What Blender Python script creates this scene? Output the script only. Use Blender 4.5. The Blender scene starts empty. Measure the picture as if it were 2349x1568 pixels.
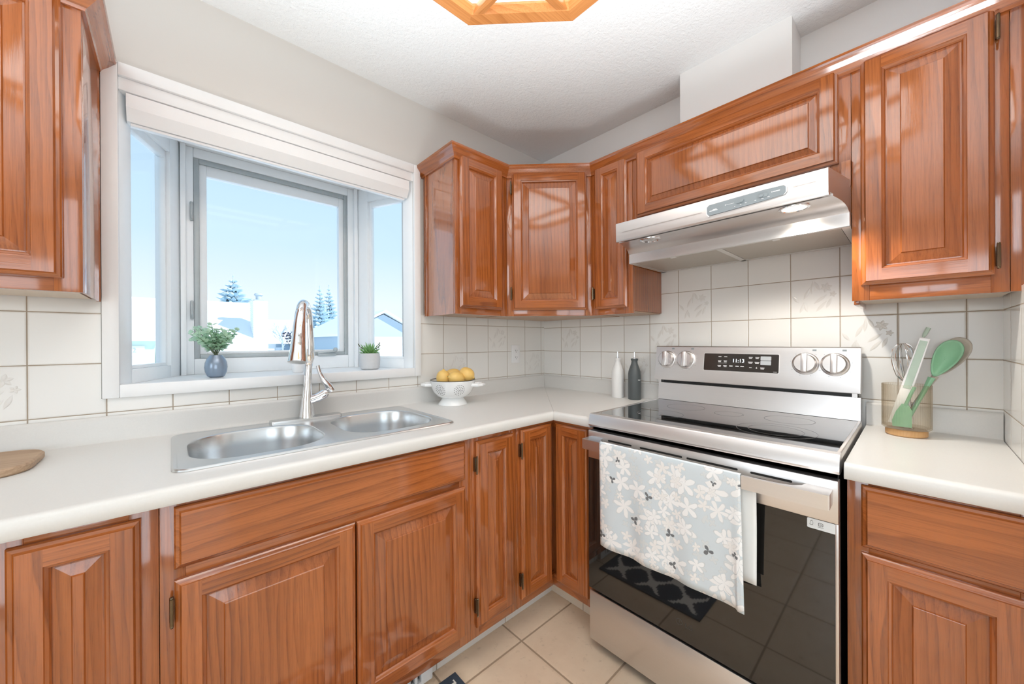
import bpy, bmesh, math, random
from mathutils import Vector, Matrix
random.seed(7)
S = bpy.context.scene
COL = S.collection
PI = math.pi
R = math.radians
# ------------------------------------------------------------------ camera
cd = bpy.data.cameras.new('camera'); cam = bpy.data.objects.new('camera', cd); COL.objects.link(cam)
yaw, pitch, roll = 0.7427, -0.0016, -0.0052
fw = Vector((math.sin(yaw)*math.cos(pitch), math.cos(yaw)*math.cos(pitch), math.sin(pitch)))
rt = Vector((math.cos(yaw), -math.sin(yaw), 0)); up = rt.cross(fw)
r2 = rt*math.cos(roll)+up*math.sin(roll); u2 = -rt*math.sin(roll)+up*math.cos(roll)
m = Matrix((r2, u2, -fw)).transposed().to_4x4(); m.translation = (-1.8822, -1.7239, 1.2247)
cam.matrix_world = m
cd.sensor_width = 36; cd.sensor_fit = 'HORIZONTAL'; cd.lens = 849.6/2349*36
cd.clip_start = .02; cd.clip_end = 300
S.camera = cam
# ------------------------------------------------------------------ view + world + lights
S.view_settings.view_transform = 'Standard'; S.view_settings.look = 'None'
S.view_settings.exposure = 0.46; S.view_settings.gamma = 1; S.view_settings.use_curve_mapping = False
S.cycles.use_denoising = True
S.cycles.max_bounces = 10; S.cycles.diffuse_bounces = 5; S.cycles.glossy_bounces = 5
S.cycles.transmission_bounces = 8; S.cycles.transparent_max_bounces = 12
S.cycles.caustics_reflective = False; S.cycles.caustics_refractive = False
S.cycles.sample_clamp_indirect = 6
W = bpy.data.worlds.new('sky'); S.world = W; W.use_nodes = True
wn = W.node_tree; bg = wn.nodes['Background']
tc = wn.nodes.new('ShaderNodeTexCoord'); sx = wn.nodes.new('ShaderNodeSeparateXYZ')
cr = wn.nodes.new('ShaderNodeValToRGB')
wn.links.new(tc.outputs['Generated'], sx.inputs[0]); wn.links.new(sx.outputs['Z'], cr.inputs[0]); wn.links.new(cr.outputs[0], bg.inputs[0])
e = cr.color_ramp.elements
e[0].position = 0.0; e[0].color = (.90, .95, 1, 1)
e[1].position = .60; e[1].color = (.47, .72, .97, 1)
k = e.new(.09); k.color = (.88, .96, 1, 1)
k = e.new(.22); k.color = (.66, .85, .99, 1)
bg.inputs[1].default_value = .80
def area(name, loc, rot, sx_, sy_, power, color=(1, 1, 1)):
    l = bpy.data.lights.new(name, 'AREA'); l.shape = 'RECTANGLE'; l.size = sx_; l.size_y = sy_
    l.energy = power; l.color = color
    o = bpy.data.objects.new(name, l); o.location = loc; o.rotation_euler = rot; COL.objects.link(o); return o
area('rear_fill', (-2.45, -4.72, 1.12), (R(90), 0, 0), 2.1, 1.95, 24, (.93, .97, 1))  # area lamp added at the unseen rear opening, stands in for daylight
area('side_fill', (-4.52, -1.9, 1.45), (0, R(-90), 0), 1.25, 1.9, 20, (.93, .97, 1))  # second added area lamp, at the unseen opening in the left wall
def lamp(name, kind, loc, rot, power, color, soft):
    l = bpy.data.lights.new(name, kind); l.energy = power; l.color = color
    o = bpy.data.objects.new(name, l); o.location = loc; o.rotation_euler = rot; COL.objects.link(o)
    if kind == 'SUN': l.angle = soft
    else: l.shadow_soft_size = soft
    return l
# added up-light near the floor that brightens the ceiling, and the winter sun outside
fl = lamp('ceiling_fill', 'SPOT', (-1.72, -1.70, .42), (R(180), 0, 0), 300, (.87, .95, 1), .40); fl.spot_size = R(96); fl.spot_blend = .9
lamp('winter_sun', 'SUN', (3, -6, 8), Vector((-.7, .62, -.62)).to_track_quat('-Z', 'Y').to_euler(), 3.4, (1, .98, .96), R(.6))
# ------------------------------------------------------------------ node helpers
def newmat(name):
    m = bpy.data.materials.new(name); m.use_nodes = True
    nt = m.node_tree
    return m, nt, nt.nodes['Principled BSDF']
class NT:
    def __init__(s, nt): s.nt = nt
    def n(s, typ, **kw):
        x = s.nt.nodes.new('ShaderNode'+typ)
        for k, v in kw.items(): setattr(x, k, v)
        return x
    def put(s, sock, v):
        if v is None: return
        if hasattr(v, 'is_output') or isinstance(v, bpy.types.NodeSocket): s.nt.links.new(v, sock)
        else: sock.default_value = v
    def math(s, op, a, b=None, c=None, clamp=False):
        x = s.n('Math', operation=op, use_clamp=clamp)
        for i, v in enumerate((a, b, c)): s.put(x.inputs[i], v)
        return x.outputs[0]
    def mix(s, f, a, b, blend='MIX'):
        x = s.n('Mix', data_type='RGBA', blend_type=blend)
        s.put(x.inputs[0], f); s.put(x.inputs[6], a); s.put(x.inputs[7], b)
        return x.outputs[2]
    def noise(s, vec, scale, detail=2, rough=.5, out=0):
        x = s.n('TexNoise'); s.put(x.inputs['Vector'], vec); x.inputs['Scale'].default_value = scale
        x.inputs['Detail'].default_value = detail; x.inputs['Roughness'].default_value = rough
        return x.outputs[out]
    def mapping(s, vec, scale=(1, 1, 1), loc=(0, 0, 0), rot=(0, 0, 0)):
        x = s.n('Mapping'); s.put(x.inputs[0], vec); x.inputs['Scale'].default_value = scale
        x.inputs['Location'].default_value = loc; x.inputs['Rotation'].default_value = rot
        return x.outputs[0]
    def sep(s, vec):
        x = s.n('SeparateXYZ'); s.put(x.inputs[0], vec); return x.outputs
    def comb(s, a, b, c):
        x = s.n('CombineXYZ')
        for i, v in enumerate((a, b, c)): s.put(x.inputs[i], v)
        return x.outputs[0]
    def ramp(s, f, stops, interp='LINEAR'):
        x = s.n('ValToRGB'); s.put(x.inputs[0], f); el = x.color_ramp.elements; x.color_ramp.interpolation = interp
        while len(el) < len(stops): el.new(.5)
        for i, (p, c) in enumerate(stops):
            el[i].position = p; el[i].color = c if len(c) == 4 else (*c, 1)
        return x.outputs[0]
    def bump(s, h, strength=.3, dist=.001):
        x = s.n('Bump'); s.put(x.inputs['Height'], h); x.inputs['Strength'].default_value = strength
        x.inputs['Distance'].default_value = dist; return x.outputs[0]
    def obj(s): return s.n('TexCoord').outputs['Object']
    def pos(s): return s.n('NewGeometry').outputs['Position']
def g4(c): return c if len(c) == 4 else (*c, 1)
def plain(name, col, rough=.5, metal=0, spec=.5, coat=0, coatr=.1, noise=0, nscale=40, bump=0, bscale=200, ior=None, emit=None, estr=0):
    m, nt, b = newmat(name); T = NT(nt)
    b.inputs['Base Color'].default_value = g4(col); b.inputs['Roughness'].default_value = rough
    b.inputs['Metallic'].default_value = metal; b.inputs['Specular IOR Level'].default_value = spec
    b.inputs['Coat Weight'].default_value = coat; b.inputs['Coat Roughness'].default_value = coatr
    if ior: b.inputs['IOR'].default_value = ior
    if emit:
        b.inputs['Emission Color'].default_value = g4(emit); b.inputs['Emission Strength'].default_value = estr
    v = T.obj()
    if noise:
        f = T.noise(v, nscale, 3)
        d = tuple(c*(1-noise) for c in col[:3])
        T.put(b.inputs['Base Color'], T.mix(f, g4(d), g4(tuple(min(1, c*(1+noise*.6)) for c in col[:3]))))
    if bump:
        T.put(b.inputs['Normal'], T.bump(T.noise(v, bscale, 3), bump))
    return m
def wood(name, light, dark, pore, rough=.27, coat=1, ringscale=17):
    m, nt, b = newmat(name); T = NT(nt)
    at = T.n('Attribute', attribute_name='grain', attribute_type='GEOMETRY').outputs['Vector']
    x, y, z = T.sep(at)
    w1 = T.noise(T.mapping(at, (7, 7, 1.3)), 1, 2)
    w2 = T.noise(T.mapping(at, (18, 18, 3.2), (5, 3, 1)), 1, 2)
    wx = T.math('MULTIPLY', T.math('SUBTRACT', w1, .5), .11)
    wy = T.math('MULTIPLY', T.math('SUBTRACT', w2, .5), .030)
    px = T.math('ADD', T.math('ADD', x, T.math('MULTIPLY', z, .035)), wy)
    py = T.math('ADD', T.math('ADD', y, wx), wy)
    wv = T.n('TexWave', wave_type='RINGS', rings_direction='Z', wave_profile='SAW')
    T.put(wv.inputs['Vector'], T.comb(px, py, 0)); wv.inputs['Scale'].default_value = ringscale
    wv.inputs['Distortion'].default_value = 1.2; wv.inputs['Detail'].default_value = 2; wv.inputs['Detail Scale'].default_value = 1.5
    ring = T.ramp(wv.outputs['Fac'], [(0, (0, 0, 0)), (.45, (.10,)*3), (.80, (.55,)*3), (.93, (.75,)*3), (1, (0, 0, 0))])
    zone = T.noise(T.mapping(at, (5, 5, 1.2), (9, 1, 3)), 1, 2)
    ring = T.math('MULTIPLY', ring, T.math('MULTIPLY', T.math('SUBTRACT', zone, .22, None, True), 2.2, None, True))
    big = T.noise(T.mapping(at, (11, 11, 1.6), (2, 7, 4)), 1, 3)
    st = T.noise(T.mapping(at, (260, 260, 6)), 1, 3, .6)
    st2 = T.noise(T.mapping(at, (900, 900, 30)), 1, 2, .6)
    f = T.math('ADD', T.math('MULTIPLY', ring, .85), T.math('MULTIPLY', T.math('SUBTRACT', big, .42), 1.3), None, True)
    c = T.mix(f, g4(light), g4(dark))
    c = T.mix(T.math('MULTIPLY', T.math('SUBTRACT', st, .47, None, True), 2.2, None, True), c, g4(dark))
    pf = T.math('MULTIPLY', T.math('MULTIPLY', T.math('SUBTRACT', st2, .56, None, True), 4.0, None, True), T.math('ADD', .30, T.math('MULTIPLY', ring, 1.0)), None, True)
    c = T.mix(pf, c, g4(pore))
    T.put(b.inputs['Base Color'], c)
    b.inputs['Roughness'].default_value = rough; b.inputs['Specular IOR Level'].default_value = .2; b.inputs['Coat Weight'].default_value = coat
    b.inputs['Coat Roughness'].default_value = .07; b.inputs['Coat IOR'].default_value = 1.68
    h = T.math('ADD', T.math('MULTIPLY', st, .6), T.math('MULTIPLY', st2, .3))
    T.put(b.inputs['Normal'], T.bump(h, .16, .0006))
    T.put(b.inputs['Coat Normal'], T.bump(T.math('ADD', T.math('MULTIPLY', h, .35), T.noise(T.mapping(at, (14, 14, 3)), 1, 1)), .06, .004))
    return m
M = {}
M['oak'] = wood('honey_oak', (.43, .124, .027), (.165, .038, .007), (.075, .018, .004))
M['oak_gloss'] = wood('lacquered_oak_panel', (.43, .124, .027), (.165, .038, .007), (.075, .018, .004))
for n_ in M['oak_gloss'].node_tree.nodes:
    if n_.type == 'BSDF_PRINCIPLED': n_.inputs['Coat IOR'].default_value = 2.4; n_.inputs['Coat Roughness'].default_value = .05
M['lamp_oak'] = wood('lamp_oak', (.62, .26, .085), (.40, .14, .038), (.25, .08, .02), .4, .3)
M['board'] = wood('board_wood', (.52, .37, .25), (.36, .23, .14), (.22, .13, .07), .5, 0, 22)
M['bamboo'] = wood('bamboo', (.66, .40, .19), (.55, .30, .13), (.4, .2, .08), .45, .1, 40)
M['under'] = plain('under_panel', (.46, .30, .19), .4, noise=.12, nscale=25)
M['melamine'] = plain('melamine', (.72, .60, .48), .4, noise=.06, nscale=25)
M['wall'] = plain('wall_paint', (.68, .655, .62), .6, bump=.05, bscale=300)
M['white_wall'] = plain('white_wall_paint', (.86, .85, .835), .6, bump=.05, bscale=300)
M['white'] = plain('white_paint', (.90, .91, .915), .32, noise=.015)
M['vinyl'] = plain('white_vinyl', (.90, .93, .95), .3, noise=.02)
M['grey_frame'] = plain('grey_aluminium', (.44, .48, .49), .4, .2, noise=.1)
M['steel'] = None
def steel(name, col, rough, axis):
    m, nt, b = newmat(name); T = NT(nt); v = T.obj()
    sc = {'x': (3, 700, 700), 'y': (700, 3, 700), 'z': (700, 700, 3)}[axis]
    f = T.noise(T.mapping(v, sc), 1, 2)
    b.inputs['Metallic'].default_value = 1
    T.put(b.inputs['Base Color'], T.mix(f, g4(tuple(c*.94 for c in col)), g4(col)))
    T.put(b.inputs['Roughness'], T.math('ADD', rough-.04, T.math('MULTIPLY', f, .08)))
    if axis != 'x': T.put(b.inputs['Normal'], T.bump(f, .04, .0004))
    return m
M['steel'] = steel('brushed_steel', (.745, .72, .71), .32, 'y')
M['sink_steel'] = plain('sink_steel', (.68, .70, .715), .27, 1, noise=.03, nscale=8)
M['alu'] = plain('aluminium', (.80, .79, .77), .45, .3, noise=.04)
M['chrome'] = plain('chrome', (.86, .87, .89), .05, 1, noise=.02)
M['hinge'] = plain('hinge_bronze', (.20, .155, .10), .25, 1, noise=.2)
M['black_glass'] = plain('black_glass', (.012, .011, .010), .035, 0, .5, ior=1.72, noise=.05)
M['cooktop_glass'] = plain('cooktop_glass', (.40, .405, .41), .03, 1, noise=.03)
M['burner_print'] = plain('burner_print', (.20, .20, .21), .4, .5, noise=.03)
M['black'] = plain('black_plastic', (.012, .012, .012), .4, noise=.1)
M['display'] = plain('display_glass', (.035, .03, .028), .12, noise=.1)
M['print'] = plain('white_print', (.75, .75, .75), .5, emit=(1, 1, 1), estr=.15, noise=.02)
M['faint_print'] = plain('faint_print', (.05, .047, .043), .5, noise=.02)
M['digits'] = plain('clock_digits', (.8, .9, 1), .5, emit=(.8, .9, 1), estr=1.6, noise=.02)
M['grey_print'] = plain('grey_print', (.10, .10, .10), .5, noise=.02)
M['grey_plastic'] = plain('grey_plastic', (.27, .31, .33), .4, noise=.05)
M['button_grey'] = plain('button_grey', (.50, .53, .56), .35, noise=.05)
M['white_plastic'] = plain('white_plastic', (.87, .87, .87), .3, noise=.02)
M['enamel'] = plain('white_enamel', (.86, .865, .86), .18, coat=.5, noise=.01)
M['hole'] = plain('hole_dark', (.06, .055, .05), .8, noise=.1)
M['rim'] = plain('dark_rim', (.05, .05, .05), .3, noise=.1)
M['lemon'] = plain('lemon_skin', (.86, .56, .17), .42, noise=.15, nscale=22, bump=.25, bscale=420)
M['lemon_tip'] = plain('lemon_tip', (.35, .30, .08), .6, noise=.2)
M['oil_white'] = plain('white_ceramic', (.84, .835, .825), .33, noise=.015)
M['oil_grey'] = plain('grey_ceramic', (.092, .105, .108), .42, noise=.08)
M['vase'] = plain('vase_glaze', (.24, .31, .40), .25, .35, coat=.4, noise=.06)
M['pot_grey'] = plain('pot_stone', (.62, .63, .64), .6, noise=.06, nscale=90)
def leafmat(name, c0, c1):
    m, nt, b = newmat(name); T = NT(nt); v = T.obj()
    c = T.mix(T.noise(v, 60, 3), g4(c0), g4(c1)); T.put(b.inputs['Base Color'], c); b.inputs['Roughness'].default_value = .55
    tl = T.n('BsdfTranslucent'); T.put(tl.inputs[0], c); mx = T.n('MixShader'); mx.inputs[0].default_value = .5
    nt.links.new(b.outputs[0], mx.inputs[1]); nt.links.new(tl.outputs[0], mx.inputs[2]); nt.links.new(mx.outputs[0], nt.nodes['Material Output'].inputs[0]); return m
M['leaf'] = leafmat('eucalyptus_leaf', (.46, .68, .49), (.76, .91, .76))
M['stem'] = plain('stem', (.16, .20, .12), .7, noise=.2)
M['succulent'] = leafmat('succulent_leaf', (.22, .48, .18), (.55, .78, .40))
M['lavender'] = plain('lavender_bud', (.13, .165, .28), .7, noise=.4)
M['sage'] = plain('sage_silicone', (.245, .50, .31), .42, noise=.06, nscale=30)
M['sage_light'] = plain('pale_sage', (.50, .63, .53), .4, noise=.04)
M['taupe'] = plain('taupe_silicone', (.55, .49, .42), .45, noise=.05)
M['label_white'] = plain('label_white', (.82, .85, .86), .45, noise=.02)
M['snow'] = plain('snow', (.93, .95, .97), .9, noise=.03, nscale=.6)
M['siding'] = plain('pale_siding', (.86, .90, .93), .8, noise=.03)
M['gable'] = plain('blue_siding', (.46, .57, .66), .8, noise=.05)
M['mint'] = plain('mint_siding', (.66, .82, .76), .8, noise=.03)
M['far_glass'] = plain('far_window', (.36, .46, .55), .3, noise=.1)
M['spruce'] = plain('glare_paled_spruce', (.52, .68, .77), .9, noise=.22, nscale=3)  # window glare put into the colour: pale blue instead of dark green
M['twig'] = plain('glare_paled_twig', (.50, .58, .64), .9, noise=.15, nscale=3)  # bark and twigs paled in colour for the same glare
M['mesh_filter'] = None
def mk_filter():
    m, nt, b = newmat('aluminium_mesh'); T = NT(nt); v = T.obj()
    f = T.noise(v, 900, 2); f2 = T.noise(v, 12, 3)
    c = T.mix(f, (.38, .35, .31, 1), (.80, .77, .72, 1)); c = T.mix(T.math('MULTIPLY', f2, .5), c, (.55, .50, .43, 1))
    T.put(b.inputs['Base Color'], c); b.inputs['Metallic'].default_value = .2; b.inputs['Roughness'].default_value = .5
    T.put(b.inputs['Normal'], T.bump(f, .5, .001)); return m
M['mesh_filter'] = mk_filter()
def mk_counter():
    m, nt, b = newmat('laminate'); T = NT(nt); v = T.pos()
    f = T.noise(v, 260, 4, .7); f2 = T.noise(v, 5, 2)
    c = T.mix(f, (.655, .645, .62, 1), (.73, .72, .695, 1)); c = T.mix(T.math('MULTIPLY', f2, .25), c, (.68, .67, .64, 1))
    T.put(b.inputs['Base Color'], c); b.inputs['Roughness'].default_value = .3
    T.put(b.inputs['Normal'], T.bump(f, .03, .0005)); return m
M['laminate'] = mk_counter()
def tile_mat(name, ax, off, p, zoff, pz, col, grout, gw, rough, vary=.03, zax='Z', mottled=0):
    m, nt, b = newmat(name); T = NT(nt); v = T.pos(); s = T.sep(v)
    A = s['XYZ'.index(ax)]; Z = s['XYZ'.index(zax)]
    def edge(c, o, pp):
        t = T.math('DIVIDE', T.math('SUBTRACT', c, o), pp)
        fr = T.math('FRACT', t)
        d = T.math('MULTIPLY', T.math('MINIMUM', fr, T.math('SUBTRACT', 1, fr)), pp)
        return d, T.math('FLOOR', t)
    d1, i1 = edge(A, off, p); d2, i2 = edge(Z, zoff, pz)
    d = T.math('MINIMUM', d1, d2)
    wob = T.math('MULTIPLY', T.math('SUBTRACT', T.noise(v, 60, 2), .5), gw*.5)
    d = T.math('ADD', d, wob)
    k = T.math('DIVIDE', T.math('SUBTRACT', d, gw), gw*.6, None, True)
    wn_ = T.n('TexWhiteNoise', noise_dimensions='2D'); T.put(wn_.inputs['Vector'], T.comb(i1, i2, 0))
    c0 = tuple(c*(1-vary) for c in col); c1 = tuple(min(1, c*(1+vary)) for c in col)
    tcx = T.mix(wn_.outputs['Value'], g4(c0), g4(c1))
    if mottled:
        n1 = T.noise(v, 9, 4, .6); n2 = T.noise(v, 30, 3, .6)
        tcx = T.mix(T.math('MULTIPLY', n1, mottled), tcx, (.60, .42, .28, 1))
        sp = T.math('MULTIPLY', T.math('SUBTRACT', n2, .60, None, True), 3.5*mottled, None, True)
        tcx = T.mix(sp, tcx, (.36, .25, .16, 1))
    T.put(b.inputs['Base Color'], T.mix(k, g4(grout), tcx))
    T.put(b.inputs['Roughness'], T.math('ADD', T.math('MULTIPLY', T.math('SUBTRACT', 1, k), .5), rough))
    sm = T.math('DIVIDE', T.math('SUBTRACT', d, gw*.8), gw*3, None, True)
    T.put(b.inputs['Normal'], T.bump(sm, .5, .0012)); return m
GR = (.38, .31, .235)
M['tile_w'] = tile_mat('tile_window_wall', 'X', -.0385, .1535, 1.1625, .155, (.815, .80, .765), GR, .0011, .16)
M['tile_s'] = tile_mat('tile_stove_wall', 'Y', -.005, .1525, 1.160, .1530, (.855, .845, .82), GR, .0011, .16)
M['tile_e'] = tile_mat('tile_end_wall', 'X', -.14, .1525, 1.160, .1530, (.855, .845, .82), GR, .0011, .16)
M['tile_relief'] = plain('tile_relief', (.79, .77, .735), .2, noise=.05)
M['floor'] = tile_mat('floor_tile', 'X', -.835, .342, -.632, .342, (.86, .70, .52), (.38, .27, .18), .003, .26, .04, 'Y', .62)
M['kick_tile'] = tile_mat('kick_tile', 'X', -.818, .342, -.2, .6, (.78, .75, .70), GR, .0015, .3)
M['kick_tile_s'] = tile_mat('kick_tile_stove', 'Y', -.7, .342, -.2, .6, (.74, .64, .52), GR, .0015, .3)
def mk_ceiling():
    m, nt, b = newmat('textured_ceiling'); T = NT(nt); v = T.pos()
    h = T.math('ADD', T.noise(v, 95, 4, .65), T.math('MULTIPLY', T.noise(v, 38, 2), .6))
    b.inputs['Base Color'].default_value = (.89, .905, .91, 1); b.inputs['Roughness'].default_value = .8
    T.put(b.inputs['Normal'], T.bump(h, .55, .008)); return m
M['ceiling'] = mk_ceiling()
def mk_pane(name='window_glass', tint=(.965, .985, 1)):
    m = bpy.data.materials.new(name); m.use_nodes = True; nt = m.node_tree; nt.nodes.clear(); T = NT(nt)
    o = T.n('OutputMaterial'); tr = T.n('BsdfTransparent'); gl = T.n('BsdfGlossy'); mx = T.n('MixShader')
    tr.inputs[0].default_value = g4(tint); gl.inputs['Roughness'].default_value = .02
    lw = T.n('LayerWeight'); lw.inputs[0].default_value = .5
    T.put(mx.inputs[0], T.math('ADD', .008, T.math('MULTIPLY', T.math('POWER', lw.outputs['Facing'], 5), .6))); nt.links.new(tr.outputs[0], mx.inputs[1]); nt.links.new(gl.outputs[0], mx.inputs[2])
    nt.links.new(mx.outputs[0], o.inputs[0]); return m
M['pane'] = mk_pane()
def mk_cup():
    m = bpy.data.materials.new('ribbed_amber_glass'); m.use_nodes = True; nt = m.node_tree; nt.nodes.clear(); T = NT(nt)
    o = T.n('OutputMaterial'); tr = T.n('BsdfTransparent'); gl = T.n('BsdfGlossy'); mx = T.n('MixShader')
    gl.inputs['Roughness'].default_value = .03
    lw = T.n('LayerWeight'); lw.inputs[0].default_value = .5
    T.put(mx.inputs[0], T.math('ADD', .04, T.math('MULTIPLY', T.math('POWER', lw.outputs['Facing'], 3), .7)));
    T.put(tr.inputs[0], T.mix(T.math('POWER', lw.outputs['Facing'], 2), (.992, .98, .955, 1), (.80, .69, .52, 1))); nt.links.new(tr.outputs[0], mx.inputs[1]); nt.links.new(gl.outputs[0], mx.inputs[2])
    nt.links.new(mx.outputs[0], o.inputs[0]); return m
M['cup'] = mk_cup()
M['acrylic'] = plain('lit_acrylic', (.9, .88, .84), .5, emit=(1, .975, .94), estr=1.5, noise=.01)
M['bulb_on'] = plain('bulb_on', (1, .95, .85), .3, emit=(1, .87, .68), estr=9, noise=.01)
M['bulb_off'] = plain('bulb_lens', (.75, .75, .74), .1, .6, noise=.1, bump=.5, bscale=300)
def mk_towel():
    m, nt, b = newmat('floral_cotton'); T = NT(nt)
    uv = T.n('Attribute', attribute_name='cloth', attribute_type='GEOMETRY').outputs['Vector']
    base = T.mix(T.noise(uv, 9, 3), (.56, .645, .69, 1), (.68, .735, .765, 1))
    wob = T.n('VectorMath', operation='ADD'); nz = T.n('TexNoise'); T.put(nz.inputs['Vector'], uv); nz.inputs['Scale'].default_value = 40
    sc = T.n('VectorMath', operation='SCALE'); T.put(sc.inputs[0], nz.outputs['Color']); sc.inputs['Scale'].default_value = .010
    T.put(wob.inputs[0], uv); T.put(wob.inputs[1], sc.outputs[0]); uvw = wob.outputs[0]
    def flowers(off, scale, petals, rad, amp, col, keep, edge=(.50, .53, .55, 1)):
        nonlocal base
        p = T.mapping(uvw, (1, 1, 0), off)
        vo = T.n('TexVoronoi', voronoi_dimensions='2D'); T.put(vo.inputs['Vector'], p); vo.inputs['Scale'].default_value = scale
        vo.inputs['Randomness'].default_value = .85
        d = T.n('VectorMath', operation='SUBTRACT'); T.put(d.inputs[0], p); T.put(d.inputs[1], vo.outputs['Position'])
        dx, dy, _ = T.sep(d.outputs[0]); r_, g_, b_ = T.sep(vo.outputs['Color'])
        ang = T.math('ADD', T.math('ARCTAN2', dy, dx), T.math('MULTIPLY', r_, 6.28))
        dist = T.n('VectorMath', operation='LENGTH'); T.put(dist.inputs[0], d.outputs[0])
        pet = T.math('ABSOLUTE', T.math('COSINE', T.math('MULTIPLY', ang, petals/2)))
        lim = T.math('MULTIPLY', T.math('ADD', 1-amp, T.math('MULTIPLY', T.math('POWER', pet, 1.25), amp)), T.math('MULTIPLY', T.math('ADD', .65, T.math('MULTIPLY', b_, .5)), rad))
        q = T.math('SUBTRACT', lim, dist.outputs['Value'])
        on = T.math('GREATER_THAN', g_, 1-keep)
        msk = T.math('MULTIPLY', T.math('GREATER_THAN', q, 0), on)
        out = T.math('MULTIPLY', T.math('MULTIPLY', T.math('LESS_THAN', T.math('ABSOLUTE', q), rad*.055), on), .75)
        vein = T.math('MULTIPLY', T.math('MULTIPLY', T.math('LESS_THAN', pet, .16), msk), .55)
        base = T.mix(msk, base, col); base = T.mix(out, base, edge); base = T.mix(vein, base, edge)
    flowers((.31, .17, 0), 30, 4, .016, .75, (.66, .70, .71, 1), .5, (.56, .61, .63, 1))
    flowers((.0, .0, 0), 14, 6, .040, .80, (.84, .845, .84, 1), .66, (.60, .64, .66, 1))
    flowers((.63, .41, 0), 16, 5, .034, .78, (.86, .87, .87, 1), .55, (.56, .60, .62, 1))
    flowers((.13, .77, 0), 22, 5, .020, .7, (.82, .815, .80, 1), .45, (.60, .62, .62, 1))
    flowers((.83, .27, 0), 11, 3, .013, .97, (.16, .17, .18, 1), .5, (.30, .31, .32, 1))
    T.put(b.inputs['Base Color'], base); b.inputs['Roughness'].default_value = .85
    T.put(b.inputs['Normal'], T.bump(T.noise(uv, 900, 1), .2, .0004)); return m
M['towel'] = mk_towel()
M['towel_back'] = plain('cotton_back', (.86, .87, .86), .85, noise=.03)
def mk_rug():
    m, nt, b = newmat('trellis_rug'); T = NT(nt); v = T.pos(); x, y, _ = T.sep(v)
    st_ = lambda c, q: T.math('MULTIPLY', T.math('ROUND', T.math('DIVIDE', c, q)), q)
    u = T.math('MULTIPLY', T.math('ADD', st_(x, .010), 1.205), 2*PI/.21); w = T.math('MULTIPLY', T.math('ADD', st_(y, .010), .744), 2*PI/.172)
    f = T.math('ADD', T.math('COSINE', u), T.math('COSINE', w))
    nz = T.math('MULTIPLY', T.math('SUBTRACT', T.noise(v, 180, 2), .5), .2)
    line = T.math('LESS_THAN', T.math('ABSOLUTE', T.math('ADD', f, nz)), .42)
    ex = T.math('MINIMUM', T.math('SUBTRACT', -1.122, x), T.math('ADD', x, 1.91)); ey = T.math('MINIMUM', T.math('SUBTRACT', -.575, y), T.math('ADD', y, 1.083))
    inn = T.math('GREATER_THAN', T.math('MINIMUM', ex, ey), .018)
    fib = T.noise(v, 420, 2)
    c = T.mix(fib, (.025, .04, .065, 1), (.07, .10, .14, 1)); c = T.mix(T.math('MULTIPLY', line, inn), c, (.88, .87, .82, 1))
    T.put(b.inputs['Base Color'], c); b.inputs['Roughness'].default_value = .9
    T.put(b.inputs['Normal'], T.bump(fib, .6, .003)); return m
M['rug'] = mk_rug()
M['siding_lines'] = None
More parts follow.
